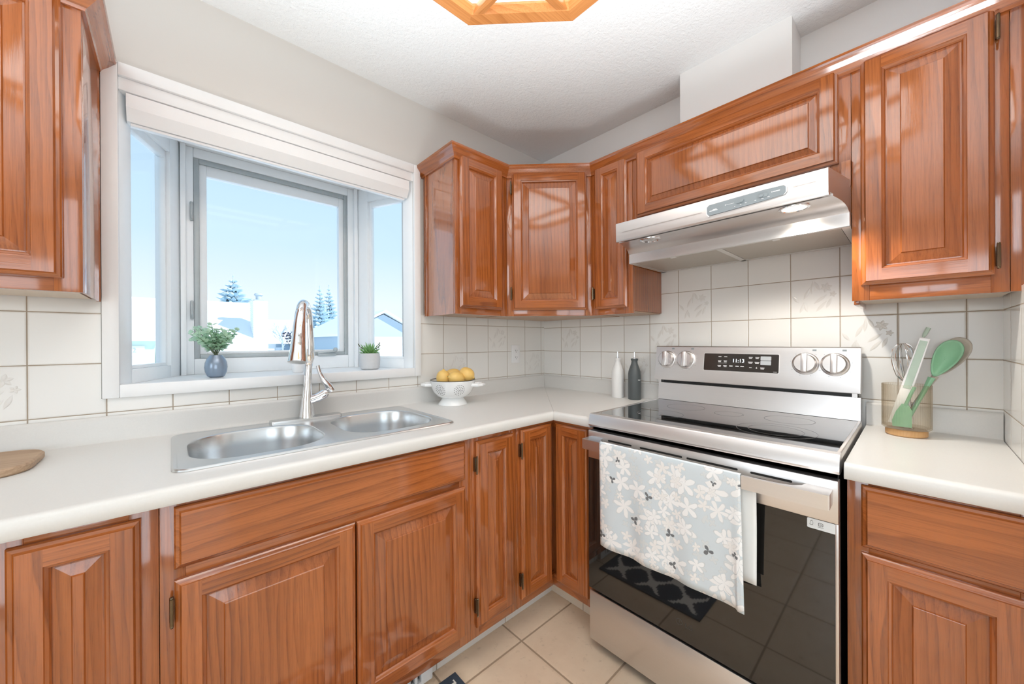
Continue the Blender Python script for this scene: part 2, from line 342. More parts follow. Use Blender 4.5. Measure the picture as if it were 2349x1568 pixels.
# ------------------------------------------------------------------ mesh builder
AX = {'x': (1, 2, 0), 'y': (0, 2, 1), 'z': (0, 1, 2)}     # (across, depth, along)
class MB:
    def __init__(s, M4=None): s.v = []; s.f = []; s.mi = []; s.sm = []; s.g = []; s.M = M4 or Matrix(); s.rnd()
    def rnd(s): s.off = (random.uniform(-.045, .045), random.uniform(.012, .05)*random.choice((1, -1)), random.uniform(-9, 9))
    def add(s, pts, faces, m=0, g='z', smooth=False, new=False):
        if new: s.rnd()
        b = len(s.v); a = AX[g]
        for p in pts:
            p = Vector(p); s.v.append(s.M @ p)
            s.g.append((p[a[0]]-s.c0[a[0]]+s.off[0] if hasattr(s, 'c0') and s.c0 else p[a[0]]+s.off[0], p[a[1]]+s.off[1] if not (hasattr(s, 'c0') and s.c0) else p[a[1]]-s.c0[a[1]]+s.off[1], p[a[2]]+s.off[2]))
        for f in faces: s.f.append([b+i for i in f]); s.mi.append(m); s.sm.append(smooth)
        return b
    def cen(s, c): s.c0 = c
    def quad(s, a, b, c, d, m=0, g='z', new=False): s.add((a, b, c, d), [(0, 1, 2, 3)], m, g, False, new)
    def box(s, x0, x1, y0, y1, z0, z1, m=0, g='z', ch=0):
        if x0 > x1: x0, x1 = x1, x0
        if y0 > y1: y0, y1 = y1, y0
        if z0 > z1: z0, z1 = z1, z0
        s.rnd(); s.cen(((x0+x1)/2, (y0+y1)/2, 0 if g == 'z' else (z0+z1)/2))
        if ch <= 0:
            P = [(x, y, z) for x in (x0, x1) for y in (y0, y1) for z in (z0, z1)]
            s.add(P, [(0, 1, 3, 2), (4, 6, 7, 5), (0, 4, 5, 1), (2, 3, 7, 6), (0, 2, 6, 4), (1, 5, 7, 3)], m, g)
        else:
            bm = bmesh.new(); r = bmesh.ops.create_cube(bm, size=1)
            for v in bm.verts: v.co = ((x0+x1)/2+v.co.x*(x1-x0), (y0+y1)/2+v.co.y*(y1-y0), (z0+z1)/2+v.co.z*(z1-z0))
            bmesh.ops.bevel(bm, geom=bm.edges[:]+bm.verts[:], offset=min(ch, abs(x1-x0)*.45, abs(y1-y0)*.45, abs(z1-z0)*.45), segments=2, affect='EDGES', profile=.5)
            s.addbm(bm, m, g, True)
        s.cen(None)
    def addbm(s, bm, m=0, g='z', smooth=False):
        bm.verts.index_update()
        s.add([v.co.copy() for v in bm.verts], [[v.index for v in f.verts] for f in bm.faces], m, g, smooth); bm.free()
    def prism(s, poly, axis, a, b, m=0, g='z', smooth=False, cap=True):
        n = len(poly)
        def P(p, t): return {'x': (t, p[0], p[1]), 'y': (p[0], t, p[1]), 'z': (p[0], p[1], t)}[axis]
        pts = [P(p, a) for p in poly]+[P(p, b) for p in poly]
        F = [(i, (i+1) % n, n+(i+1) % n, n+i) for i in range(n)]
        if cap: F += [tuple(range(n))[::-1], tuple(range(n, 2*n))]
        s.add(pts, F, m, g, smooth)
    def loft(s, rings, m=0, g='z', smooth=True, closed=True, cap0=False, cap1=False):
        n = len(rings[0]); pts = [p for r_ in rings for p in r_]; F = []
        for i in range(len(rings)-1):
            for j in range(n if closed else n-1):
                F.append((i*n+j, i*n+(j+1) % n, (i+1)*n+(j+1) % n, (i+1)*n+j))
        if cap0: F.append(tuple(range(n))[::-1])
        if cap1: F.append(tuple(range((len(rings)-1)*n, len(rings)*n)))
        s.add(pts, F, m, g, smooth)
    def lathe(s, prof, c=(0, 0, 0), n=32, m=0, g='z', axis=None, sx=1, sy=1, cap=True):
        rings = []
        A = axis or Matrix()
        for r_, z in prof:
            rings.append([Vector(c)+(A @ Vector((r_*math.cos(2*PI*j/n)*sx, r_*math.sin(2*PI*j/n)*sy, z))) for j in range(n)])
        s.loft(rings, m, g, True, True, cap and prof[0][0] > 1e-6, cap and prof[-1][0] > 1e-6)
    def tube(s, path, rad, n=8, m=0, g='z', cap=True, flat=1):
        path = [Vector(p) for p in path]
        if not hasattr(rad, '__len__'): rad = [rad]*len(path)
        rings = []; prev = None
        for i, p in enumerate(path):
            t = (path[min(i+1, len(path)-1)]-path[max(i-1, 0)]).normalized()
            if prev is None:
                u = t.cross(Vector((0, 0, 1)))
                if u.length < 1e-3: u = t.cross(Vector((1, 0, 0)))
                u.normalize()
            else:
                u = (prev-t*prev.dot(t)).normalized()
            prev = u; w = t.cross(u)
            rings.append([p+u*(rad[i]*math.cos(2*PI*j/n))+w*(rad[i]*flat*math.sin(2*PI*j/n)) for j in range(n)])
        s.loft(rings, m, g, True, True, cap, cap)
    def ball(s, c, rx, ry=None, rz=None, n=16, m=0, rot=None):
        ry = ry or rx; rz = rz or rx; A = rot or Matrix()
        rings = []
        for i in range(1, n//2):
            a = PI*i/(n//2)
            rings.append([Vector(c)+(A @ Vector((rx*math.sin(a)*math.cos(2*PI*j/n), ry*math.sin(a)*math.sin(2*PI*j/n), -rz*math.cos(a)))) for j in range(n)])
        s.loft(rings, m, 'z', True, True, True, True)
    def build(s, name, mats, parent=None, angle=32, loc=None):
        o_ = Vector(loc) if loc is not None else (Vector(parent['_o']) if parent is not None and '_o' in parent else Vector((0, 0, 0)))
        me = bpy.data.meshes.new(name); me.from_pydata([tuple(v-o_) for v in s.v], [], s.f)
        mats = mats if isinstance(mats, (list, tuple)) else [mats]
        for k in mats: me.materials.append(M[k] if isinstance(k, str) else k)
        me.polygons.foreach_set('material_index', s.mi); me.polygons.foreach_set('use_smooth', s.sm)
        a = me.attributes.new('grain', 'FLOAT_VECTOR', 'POINT'); a.data.foreach_set('vector', [c for g in s.g for c in g])
        bm = bmesh.new(); bm.from_mesh(me); bmesh.ops.recalc_face_normals(bm, faces=bm.faces[:]); bm.to_mesh(me); bm.free()
        me.set_sharp_from_angle(angle=R(angle))
        o = bpy.data.objects.new(name, me); COL.objects.link(o)
        if parent is not None:
            o.parent = parent
            if '_o' not in parent: pass
        else: o.location = o_
        o['_o'] = tuple(o_)
        return o
def tag(o, label=None, cat=None, group=None, kind=None):
    if label: o['label'] = label
    if cat: o['category'] = cat
    if group: o['group'] = group
    if kind: o['kind'] = kind
    return o
def thing(name, label, cat, loc=(0, 0, 0), group=None, kind=None):
    o = bpy.data.objects.new(name, None); COL.objects.link(o); o.location = loc; o.empty_display_size = .05
    o['_o'] = tuple(loc); return tag(o, label, cat, group, kind)
def struct(name, mb, mats, label=None, parent=None, **k):
    o = mb.build(name, mats, parent, **k)
    if parent is None: o['kind'] = 'structure'
    if label: o['label'] = label
    return o
def text_mb(txt, size, M4, depth=.0003, m=0, align='LEFT', mb=None):
    c = bpy.data.curves.new('t', 'FONT'); c.body = txt; c.size = size; c.align_x = align; c.extrude = depth
    o = bpy.data.objects.new('t', c); COL.objects.link(o)
    dg = bpy.context.evaluated_depsgraph_get(); me = bpy.data.meshes.new_from_object(o.evaluated_get(dg))
    mb = mb or MB(); old = mb.M; mb.M = M4
    mb.add([v.co.copy() for v in me.vertices], [list(p.vertices) for p in me.polygons], m)
    mb.M = old; bpy.data.objects.remove(o); bpy.data.curves.remove(c); bpy.data.meshes.remove(me)
    return mb
def frame4(o, xdir, ydir):
    x = Vector(xdir).normalized(); y = Vector(ydir).normalized(); z = x.cross(y)
    m_ = Matrix((x, y, z)).transposed().to_4x4(); m_.translation = o; return m_
def rrect(x0, x1, y0, y1, r, n=6):
    P = []
    for cx, cy, a in ((x1-r, y1-r, 0), (x0+r, y1-r, 90), (x0+r, y0+r, 180), (x1-r, y0+r, 270)):
        for i in range(n+1):
            t = R(a+90*i/n); P.append((cx+r*math.cos(t), cy+r*math.sin(t)))
    return P
# ------------------------------------------------------------------ room shell
ZC = 2.448
mb = MB(); mb.box(-4.5, .12, -4.7, .1, -.1, 0); struct('floor', mb, 'floor', 'beige mottled ceramic floor tiles with brown grout')
mb = MB(); mb.box(-4.5, .12, -4.7, .12, ZC, ZC+.1); struct('ceiling', mb, 'ceiling', 'white stippled ceiling')
WX0, WX1, WZ0, WZ1 = -2.005, -.98, 1.09, 2.077
mb = MB()
mb.box(-4.5, WX0, 0, .12, 0, ZC); mb.box(WX1, .12, 0, .12, 0, ZC); mb.box(WX0, WX1, 0, .12, 0, WZ0-.03); mb.box(WX0, WX1, 0, .12, WZ1, ZC)
wall_back = struct('wall_back', mb, 'wall', 'greige painted wall around the bay window')
mb = MB(); mb.box(0, .12, -4.7, 0, 0, ZC); wall_right = struct('wall_right', mb, 'white_wall', 'white painted wall behind the range')
mb = MB(); mb.box(-.70, 0, -2.02, -1.913, 0, ZC); wall_end = struct('wall_end', mb, 'white_wall', 'short return wall at the right end of the counter')
mb = MB(); mb.box(-.155, 0, -1.412, -.994, 2.10, ZC); struct('wall_chase', mb, 'white_wall', 'white boxed duct chase above the hood cabinet')
# walls behind the camera with openings added for the fill lamps
mb = MB(); mb.box(-4.5, -3.5, -4.72, -4.6, 0, ZC); mb.box(-1.4, .12, -4.72, -4.6, 0, ZC); mb.box(-3.5, -1.4, -4.72, -4.6, 2.1, ZC); mb.box(-3.5, -1.4, -4.72, -4.6, 0, .12)
struct('wall_front', mb, 'wall')
mb = MB(); mb.box(-4.52, -4.4, -4.7, -2.85, 0, ZC); mb.box(-4.52, -4.4, -.95, .1, 0, ZC); mb.box(-4.52, -4.4, -2.85, -.95, 0, .85); mb.box(-4.52, -4.4, -2.85, -.95, 2.08, ZC)
struct('wall_left', mb, 'wall')
def simple_window(name, M4, w, h, bars):
    e_ = thing(name, None, None, M4.translation, None, 'structure')
    f = MB(M4); t = .055
    f.box(0, t, -.04, .04, 0, h, ch=.004); f.box(w-t, w, -.04, .04, 0, h, ch=.004); f.box(t, w-t, -.04, .04, 0, t, ch=.004); f.box(t, w-t, -.04, .04, h-t, h, ch=.004)
    for b_ in bars: f.box(b_-t/2, b_+t/2, -.035, .035, t, h-t, ch=.004)
    f.build('window_frame', 'white', e_)
    p = MB(M4); p.box(t, w-t, -.004, .004, t, h-t); p.build('pane', 'pane', e_)
simple_window('window_2', frame4((-4.46, -2.85, .85), (0, 1, 0), (-1, 0, 0)), 1.9, 1.23, (.95,))
simple_window('window_3', frame4((-3.5, -4.66, .12), (1, 0, 0), (0, 1, 0)), 2.1, 1.98, (1.05,))
# ------------------------------------------------------------------ tile backsplash
def leaf_shape(mb, M4, x, y, a, l, w, m=1):
    pts = []; n = 6
    for i in range(n+1):
        t = i/n; pts.append((l*t, w*math.sin(PI*t)*(1-.25*t)))
    for i in range(n-1, 0, -1):
        t = i/n; pts.append((l*t, -w*math.sin(PI*t)*(1-.25*t)))
    ca, sa = math.cos(a), math.sin(a)
    P = [(x+p[0]*ca-p[1]*sa, y+p[0]*sa+p[1]*ca) for p in pts]
    old = mb.M; mb.M = M4
    k = len(P); c = (sum(p[0] for p in P)/k, sum(p[1] for p in P)/k)
    mb.add([(p[0], p[1], 0) for p in P]+[(c[0], c[1], .0016)], [(i, (i+1) % k, k) for i in range(k)], m, 'z', True)
    mb.M = old
def motif(mb, M4, s=.153):
    for (x, y, a, l) in ((.02, .018, 1.2, .045), (.018, .05, 2.2, .035), (.03, .06, 1.15, .05), (.05, .075, 1.5, .05), (.055, .045, .7, .05), (.06, .02, .9, .05),
                         (.085, .03, 1.2, .04), (.07, .085, 2.0, .04), (.04, .02, 1.9, .04)):
        leaf_shape(mb, M4, x*s/.12+.004, y*s/.12-.004, a, l*s/.14, .0065)
    for k in range(6): leaf_shape(mb, M4, .112, .115, k*PI/3+.3, .020, .006)
    for k in range(5): leaf_shape(mb, M4, .132, .088, k*PI/2.5, .012, .004)
T_ = .007
mb = MB()
mb.box(-2.75, -2.045, -T_, 0, .98, 1.362); mb.box(-2.045, -.945, -T_, 0, .98, 1.052); mb.box(-.945, 0, -T_, 0, .98, 1.362)
def wmot(x, z): motif(mb, frame4((x, -T_-.0002, z), (1, 0, 0), (0, 0, 1)))
wmot(-.499, 1.1625); wmot(-.191, 1.0075); wmot(-.805, 1.0075); wmot(-2.341, 1.0075)
mb.build('tile_backsplash', ['tile_w', 'tile_relief'], wall_back)
mb = MB()
mb.box(-T_, 0, -1.912, 0, .98, 1.362); mb.box(-T_, 0, -1.60, -.825, 1.362, 1.66); mb.box(-T_, 0, -1.6, -.83, .86, .98)
def smot(y, z): motif(mb, frame4((-T_-.0002, y, z), (0, -1, 0), (0, 0, 1)))
smot(-.1575, 1.160); smot(-1.3775, 1.313); smot(-.92, 1.313); smot(-1.53, 1.160); smot(-.615, 1.007); smot(-.7675, 1.160)
mb.build('tile_backsplash', ['tile_s', 'tile_relief'], wall_right)
mb = MB(); mb.box(-.70, -T_, -1.913, -1.906, .90, 1.36); mb.build('tile_backsplash', 'tile_e', wall_end)
# ------------------------------------------------------------------ bay window
win = thing('window_1', 'white bay window over the sink with three panes', None, (-1.4925, 0, 1.09), None, 'structure')
mb = MB(); cx0, cx1, cz0, cz1 = -2.043, -.946, 1.052, 2.118; cf = -.02
mb.box(cx0, WX0, cf, 0, cz0, cz1, ch=.003); mb.box(WX1, cx1, cf, 0, cz0, cz1, ch=.003)
mb.box(WX0, WX1, cf, 0, WZ1, cz1, ch=.003); mb.box(WX0, WX1, cf, 0, cz0, WZ0+.004, ch=.003)
mb.box(WX0, WX1, -.008, .03, 2.036, WZ1, ch=.002)
mb.build('casing', 'white', win)
BD = .36; bx0, bx1 = -1.851, -1.134
mb = MB()
poly = [(WX0, -.004), (WX1, -.004), (WX1, .0), (bx1+.01, BD+.04), (bx0-.01, BD+.04), (WX0, 0)]
mb.prism(poly, 'z', WZ0-.03, WZ0); mb.build('window_sill', 'white', win)
mb = MB(); mb.prism(poly, 'z', 2.06, 2.12); mb.build('window_head', 'white', win)
# returns through the wall thickness are part of the side frames
def bay_side(sgn):
    # local frame: u along the side panel from the wall outward, z up, n pointing into the bay
    a = Vector((WX0, 0, 0)) if sgn < 0 else Vector((WX1, 0, 0)); b = Vector((bx0, BD, 0)) if sgn < 0 else Vector((bx1, BD, 0))
    L = (b-a).length; u = (b-a).normalized()
    n = Vector((0, 0, 1)).cross(u); n = n if n.dot(Vector((-sgn, 0, 0))) > 0 else -n
    M4 = Matrix((u, n, Vector((0, 0, 1)))).transposed().to_4x4(); M4.translation = a
    f = MB(M4); g0, g1 = .062, L-.085; zb, zt = 1.137, 1.985
    f.box(0, g0, -.05, 0, WZ0, 2.06, ch=.002); f.box(g1, L, -.05, 0, WZ0, 2.06, ch=.002)
    f.box(g0, g1, -.05, 0, WZ0, zb, ch=.002); f.box(g0, g1, -.05, 0, zt, 2.06, ch=.002)
    fr = f.build('side_frame', 'vinyl', win)
    s_ = MB(M4); w = .012
    s_.box(g0, g0+w, -.035, -.012, zb, zt, ch=.002); s_.box(g1-w, g1, -.035, -.012, zb, zt, ch=.002); s_.box(g0+w, g1-w, -.035, -.012, zb, zb+w, ch=.002); s_.box(g0+w, g1-w, -.035, -.012, zt-.03, zt, ch=.002)
    s_.build('glazing_bead', 'vinyl', fr)
    p = MB(M4); p.box(g0, g1, -.029, -.025, zb, zt); p.build('pane', 'pane', fr)
bay_side(-1); bay_side(1)
# centre casement
ox0, ox1, oz0, oz1 = -1.812, -1.176, 1.157, 2.02
mb = MB(); mb.box(bx0, ox0, BD, BD+.05, WZ0, 2.06, ch=.003); mb.box(ox1, bx1, BD, BD+.05, WZ0, 2.06, ch=.003)
mb.box(ox0, ox1, BD, BD+.05, WZ0, oz0, ch=.003); mb.box(ox0, ox1, BD, BD+.05, oz1, 2.06, ch=.003)
mb.box(bx0-.004, bx0+.014, BD-.022, BD, WZ0, 2.06, ch=.002); mb.box(bx1-.014, bx1+.004, BD-.022, BD, WZ0, 2.06, ch=.002)
cfm = mb.build('centre_frame', 'vinyl', win)
def ringbox(mb, x0, x1, z0, z1, wl, wr, wb, wt, y0, y1, ch=.002):
    mb.box(x0, x0+wl, y0, y1, z0, z1, ch=ch); mb.box(x1-wr, x1, y0, y1, z0, z1, ch=ch)
    mb.box(x0+wl, x1-wr, y0, y1, z0, z0+wb, ch=ch); mb.box(x0+wl, x1-wr, y0, y1, z1-wt, z1, ch=ch)
mb = MB(); ringbox(mb, ox0+.0005, ox1-.0005, oz0+.0005, oz1-.0005, .019, .017, .018, .02, BD+.006, BD+.055); mb.build('screen_track', 'grey_frame', win)
mb = MB(); ringbox(mb, ox0+.019, ox1-.017, oz0+.018, oz1-.02, .026, .024, .012, .045, BD+.016, BD+.05); sash = mb.build('casement_sash', 'vinyl', win)
mb = MB(); mb.box(ox0+.04, ox1-.035, BD+.03, BD+.034, oz0+.02, oz1-.05); mb.build('pane', 'pane', sash)
for z0, z1 in ((1.745, 1.825), (1.325, 1.405)):
    h = MB(); h.box(ox0-.012, ox0-.001, BD-.012, BD+.004, z0, z1, ch=.003); h.tube([(ox0-.008, BD-.014, z0+.008), (ox0-.008, BD-.022, z0+.02), (ox0-.008, BD-.022, z1-.03), (ox0-.008, BD-.014, z1-.006)], .003, 6)
    h.build('sash_lock', 'grey_frame', win)
h = MB(); h.box(-1.33, -1.24, BD-.01, BD+.006, oz0-.003, oz0+.012, ch=.004); h.tube([(-1.33, BD-.006, oz0+.012), (-1.29, BD-.014, oz0+.018), (-1.255, BD-.022, oz0+.022)], .005, 8); h.ball((-1.25, BD-.024, oz0+.03), .012, n=12)
h.build('crank_handle', 'grey_frame', win)
# roller blind cassette
rb = thing('roller_blind', 'white roller blind cassette rolled up at the top of the bay window', 'blind', (-1.4925, .02, 1.95))
mb = MB(); mb.prism([(-.004, 2.033), (-.004, 1.989), (.020, 1.953), (.07, 1.953), (.07, 2.034), (.002, 2.034)], 'x', -1.988, -1.0); mb.build('cassette', 'white', rb)
mb = MB(); mb.box(-1.98, -1.01, .026, .040, 1.943, 1.953, ch=.003); mb.build('hem_bar', 'white', rb)
# ------------------------------------------------------------------ cabinet doors
SF = .046
def ring4(mb, w, h, a, b, ga='z', gb='x', m=0):
    (i0, d0), (i1, d1) = a, b
    o = [(i0, -d0, i0), (w-i0, -d0, i0), (w-i0, -d0, h-i0), (i0, -d0, h-i0)]
    n = [(i1, -d1, i1), (w-i1, -d1, i1), (w-i1, -d1, h-i1), (i1, -d1, h-i1)]
    offs = mb.offs4
    for k in range(4):
        j = (k+1) % 4; mb.off = offs[k]
        mb.add((o[k], o[j], n[j], n[k]), [(0, 1, 2, 3)], m, gb if k in (0, 2) else ga)
def hinge(door, M4, x, z, side):
    h = MB(M4); s = -1 if side == 'l' else 1
    h.tube([(x+s*.0045, -.020, z), (x+s*.0045, -.020, z+.058)], .0036, 8); h.box(x+s*.001, x+s*.0085, -.012, -.001, z+.003, z+.055, ch=.0015)
    h.ball((x+s*.0045, -.020, z-.002), .0036, n=8); h.ball((x+s*.0045, -.020, z+.06), .0036, n=8)
    h.build('hinge', 'hinge', door)
def door(parent, M4, w, h, name='door', hinges=None, hz=None, sf=SF, fieldinset=.032):
    mb = MB(M4)
    def o4():
        r_ = []
        for _ in range(4): mb.rnd(); r_.append(mb.off)
        mb.offs4 = r_
    o4()
    prof = [(0, 0), (0, .0085), (.0028, .0115), (.0085, .0138), (.0105, .0165), (.0118, .019)]
    for a, b in zip(prof, prof[1:]): ring4(mb, w, h, a, b)
    i0 = prof[-1][0]
    o = mb.offs4
    mb.off = o[3]; mb.quad((i0, -.019, i0), (sf, -.019, i0), (sf, -.019, h-i0), (i0, -.019, h-i0), g='z')
    mb.off = o[1]; mb.quad((w-sf, -.019, i0), (w-i0, -.019, i0), (w-i0, -.019, h-i0), (w-sf, -.019, h-i0), g='z')
    mb.off = o[0]; mb.quad((sf, -.019, i0), (w-sf, -.019, i0), (w-sf, -.019, sf), (sf, -.019, sf), g='x')
    mb.off = o[2]; mb.quad((sf, -.019, h-sf), (w-sf, -.019, h-sf), (w-sf, -.019, h-i0), (sf, -.019, h-i0), g='x')
    p2 = [(sf, .019), (sf+.0015, .0165), (sf+.006, .0135), (sf+.0085, .0095), (sf+.009, .006)]
    for a, b in zip(p2, p2[1:]): ring4(mb, w, h, a, b)
    d = mb.build(name, 'oak', parent)
    pb = MB(M4); q = sf+.009; pb.rnd(); pb.offs4 = [pb.off]*4
    fi = max(.006, min(fieldinset, (w-2*q)/2-.007))
    p3 = [(q, .0062), (q+.003, .0065), (q+fi-.002, .0130), (q+fi, .0160), (q+fi+.001, .0164)]
    for a, b in zip(p3, p3[1:]): ring4(pb, w, h, a, b, 'z', 'z')
    q2 = p3[-1][0]; pb.quad((q2, -.0164, q2), (w-q2, -.0164, q2), (w-q2, -.0164, h-q2), (q2, -.0164, h-q2), g='z')
    pb.build('raised_panel', 'oak', d)
    if hinges:
        for z in (hz or (.055, h-.113)): hinge(d, M4, 0 if hinges == 'l' else w, z, hinges)
    return d
def drawer(parent, M4, w, h, name='drawer'):
    mb = MB(M4); mb.rnd(); mb.offs4 = [mb.off]*4
    prof = [(0, 0), (0, .0085), (.0028, .0115), (.0085, .0138), (.0105, .0165), (.0118, .019)]
    for a, b in zip(prof, prof[1:]): ring4(mb, w, h, a, b, 'x', 'x')
    i0 = prof[-1][0]; mb.quad((i0, -.019, i0), (w-i0, -.019, i0), (w-i0, -.019, h-i0), (i0, -.019, h-i0), g='x')
    return mb.build(name, 'oak', parent)
def MW(x, y, z): return Matrix.Translation((x, y, z))                       # faces -y
def MS(x, y, z): return Matrix.Translation((x, y, z)) @ Matrix.Rotation(-PI/2, 4, 'Z')   # faces -x
FB = -.616          # base face frame plane
def face_frame(parent, M4, w, z0, z1, stiles, rails, t=.019):
    f = MB(M4)
    for a, b in stiles: f.box(a, b, 0, t, z0, z1, g='z', ch=.0008)
    for a, b, c, d in rails: f.box(a, b, .0004, t, c, d, g='x', ch=.0008)
    return f.build('face_frame', 'oak', parent)
BG = 'oak base cabinets'; UG = 'oak wall cabinets'
def base_wall_cab(label, x0, x1, stiles, rails, kick=True):
    t = thing('base_cabinet', label, 'cabinet', ((x0+x1)/2, -.31, 0), BG)
    b = MB(); b.box(x0+.001, x0+.018, -.597, -.012, .125, .872); b.box(x1-.018, x1-.001, -.597, -.012, .125, .872); b.box(x0+.018, x1-.018, -.597, -.012, .125, .143, g='x'); b.box(x0+.018, x1-.018, -.030, -.012, .143, .872); b.build('cabinet_box', 'oak', t)
    face_frame(t, MW(x0, FB, 0), x1-x0, .125, .876, [(a-x0, c-x0) for a, c in stiles], [(a-x0, c-x0, d, e_) for a, c, d, e_ in rails])
    k_ = MB(); k_.box(x0, x1, -.512, -.50, 0.0005, .125); k_.build('toe_kick', 'kick_tile', t)
    return t
# left base cabinet
t = base_wall_cab('oak base cabinet at the far left, below the wooden board, one narrow door visible', -2.75, -1.905,
    [(-2.75, -2.70), (-2.135, -2.085), (-1.95, -1.9055)], [(-2.70, -2.135, .125, .18), (-2.70, -2.135, .842, .876), (-2.085, -1.95, .125, .18), (-2.085, -1.95, .842, .876)])
door(t, MW(-2.104, FB, .165), .172, .692, sf=.044)
door(t, MW(-2.715, FB, .165), .585, .692)
# sink base
t = base_wall_cab('wide oak base cabinet under the sink with two doors below a long drawer front', -1.905, -1.078,
    [(-1.9045, -1.862), (-1.126, -1.0785)], [(-1.862, -1.126, .125, .18), (-1.862, -1.126, .69, .74), (-1.862, -1.126, .85, .876), ])
drawer(t, MW(-1.881, FB, .728), .775, .136, 'drawer_front')
door(t, MW(-1.881, FB, .165), .3875, .538, hinges='l', hz=(.045, .448)); door(t, MW(-1.4895, FB, .165), .3835, .538)
# narrow base
t = base_wall_cab('narrow oak base cabinet with one tall door, right of the sink cabinet', -1.078, -.847,
    [(-1.0775, -1.040), (-.886, -.8475)], [(-1.040, -.886, .125, .18), (-1.040, -.886, .84, .876)])
door(t, MW(-1.056, FB, .165), .186, .690, hinges='l')
# corner base
t = thing('base_cabinet', 'oak corner base cabinet with a folding two-leaf door beside the range', 'cabinet', (-.4, -.4, 0), BG)
b = MB(); b.prism([(-.846, -.012), (-.012, -.012), (-.012, -.830), (-.597, -.830), (-.597, -.597), (-.846, -.597)], 'z', .125, .872); b.build('cabinet_box', 'oak', t)
f = MB(); f.box(-.8465, -.815, FB, FB+.018, .125, .876, g='z', ch=.0008); f.box(-.815, -.60, FB, FB+.018, .84, .876, g='x', ch=.0008); f.box(-.815, -.60, FB, FB+.018, .125, .175, g='x', ch=.0008)
f.box(FB, FB+.018, -.8305, -.80, .125, .876, g='z', ch=.0008); f.box(FB, FB+.018, -.80, -.617, .84, .876, g='y', ch=.0008); f.box(FB, FB+.018, -.80, -.617, .125, .175, g='y', ch=.0008)
f.build('face_frame', 'oak', t)
door(t, MW(-.826, FB, .160), .187, .700, hinges='l', sf=.044); door(t, MS(FB, -.6375, .160), .172, .700, sf=.044)
k_ = MB(); k_.box(-.847, -.50, -.512, -.50, .0005, .125); k_.box(-.512, -.50, -.830, -.512, .0005, .125, m=1); k_.build('toe_kick', ['kick_tile', 'kick_tile_s'], t)
# right base
t = thing('base_cabinet', 'oak base cabinet right of the range with a drawer above a door', 'cabinet', (-.31, -1.755, 0), BG)
b = MB(); b.box(-.597, -.012, -1.9045, -1.606, .125, .872); b.build('cabinet_box', 'oak', t)
face_frame(t, MS(FB, -1.605, 0), .30, .125, .876, [(0, .04), (.262, .30)], [(.04, .262, .125, .18), (.04, .262, .685, .73), (.04, .262, .85, .876)])
drawer(t, MS(FB, -1.632, .713), .250, .152); door(t, MS(FB, -1.632, .165), .250, .533)
k_ = MB(); k_.box(-.512, -.50, -1.9045, -1.606, .0005, .125); k_.build('toe_kick', 'kick_tile_s', t)
# ------------------------------------------------------------------ wall cabinets
FU = -.297; UZ0, UZ1 = 1.354, 2.10
def ubox(t, x0, x1, y0, y1, z0, z1, g='z'):
    b = MB(); b.box(x0, x1, y0, y1, z0+.012, z1, g='z'); b.build('cabinet_box', 'oak', t)
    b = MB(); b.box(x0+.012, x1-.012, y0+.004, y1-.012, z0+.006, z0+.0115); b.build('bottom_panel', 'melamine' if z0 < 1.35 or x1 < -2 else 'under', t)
t = thing('wall_cabinet', 'oak wall cabinet at the far left of the bay window', 'cabinet', (-2.26, -.15, UZ0), UG)
ubox(t, -2.47, -2.052, -.280, -.0085, UZ0, UZ1)
b = MB(); b.box(-2.0525, -2.047, -.280, -.014, UZ0+.001, UZ1, g='z', ch=.001); b.box(-2.0525, -2.0435, -.0225, -.0205, UZ0, UZ1, g='z'); b.build('side_panel', 'oak_gloss', t)
face_frame(t, MW(-2.47, FU, 0), .42, UZ0, UZ1, [(0, .045), (.375, .4225)], [(.045, .375, UZ0, UZ0+.05), (.045, .375, UZ1-.05, UZ1)], .017)
door(t, MW(-2.445, FU, 1.386), .365, .700)
t = thing('wall_cabinet', 'narrow oak wall cabinet right of the bay window with its glossy side facing the glass', 'cabinet', (-.76, -.15, UZ0), UG)
ubox(t, -.922, -.606, -.280, -.0085, UZ0, UZ1)
face_frame(t, MW(-.9235, FU, 0), .318, UZ0, UZ1, [(0, .035), (.275, .318)], [(.035, .275, UZ0, UZ0+.05), (.035, .275, UZ1-.05, UZ1)], .017)
b = MB(); b.box(-.9238, -.9215, -.280, -.0225, UZ0, UZ1, g='z'); b.box(-.9290, -.9238, -.0440, -.0225, UZ0, UZ1, g='z', ch=.001); b.build('side_panel', 'oak_gloss', t)
door(t, MW(-.903, FU, 1.384), .260, .708)
# diagonal
t = thing('wall_cabinet', 'oak corner wall cabinet set diagonally with one wide door', 'cabinet', (-.25, -.25, UZ0), UG)
b = MB(); pl = [(-.009, -.009), (-.604, -.009), (-.604, -.285), (-.285, -.604), (-.009, -.604)]
b.prism(pl, 'z', UZ0+.012, UZ1); b.build('cabinet_box', 'oak', t)
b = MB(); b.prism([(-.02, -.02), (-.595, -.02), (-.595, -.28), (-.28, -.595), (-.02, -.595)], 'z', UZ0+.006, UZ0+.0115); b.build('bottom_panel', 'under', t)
MD = Matrix.Translation((-.605, -.297, 0)) @ Matrix.Rotation(-PI/4, 4, 'Z'); dw = .308*math.sqrt(2)
face_frame(t, MD, dw, UZ0, UZ1, [(0, .035), (dw-.035, dw)], [(.035, dw-.035, UZ0, UZ0+.05), (.035, dw-.035, UZ1-.05, UZ1)], .016)
door(t, MD @ Matrix.Translation((.027, 0, 1.384)), dw-.054, .708, hinges='l')
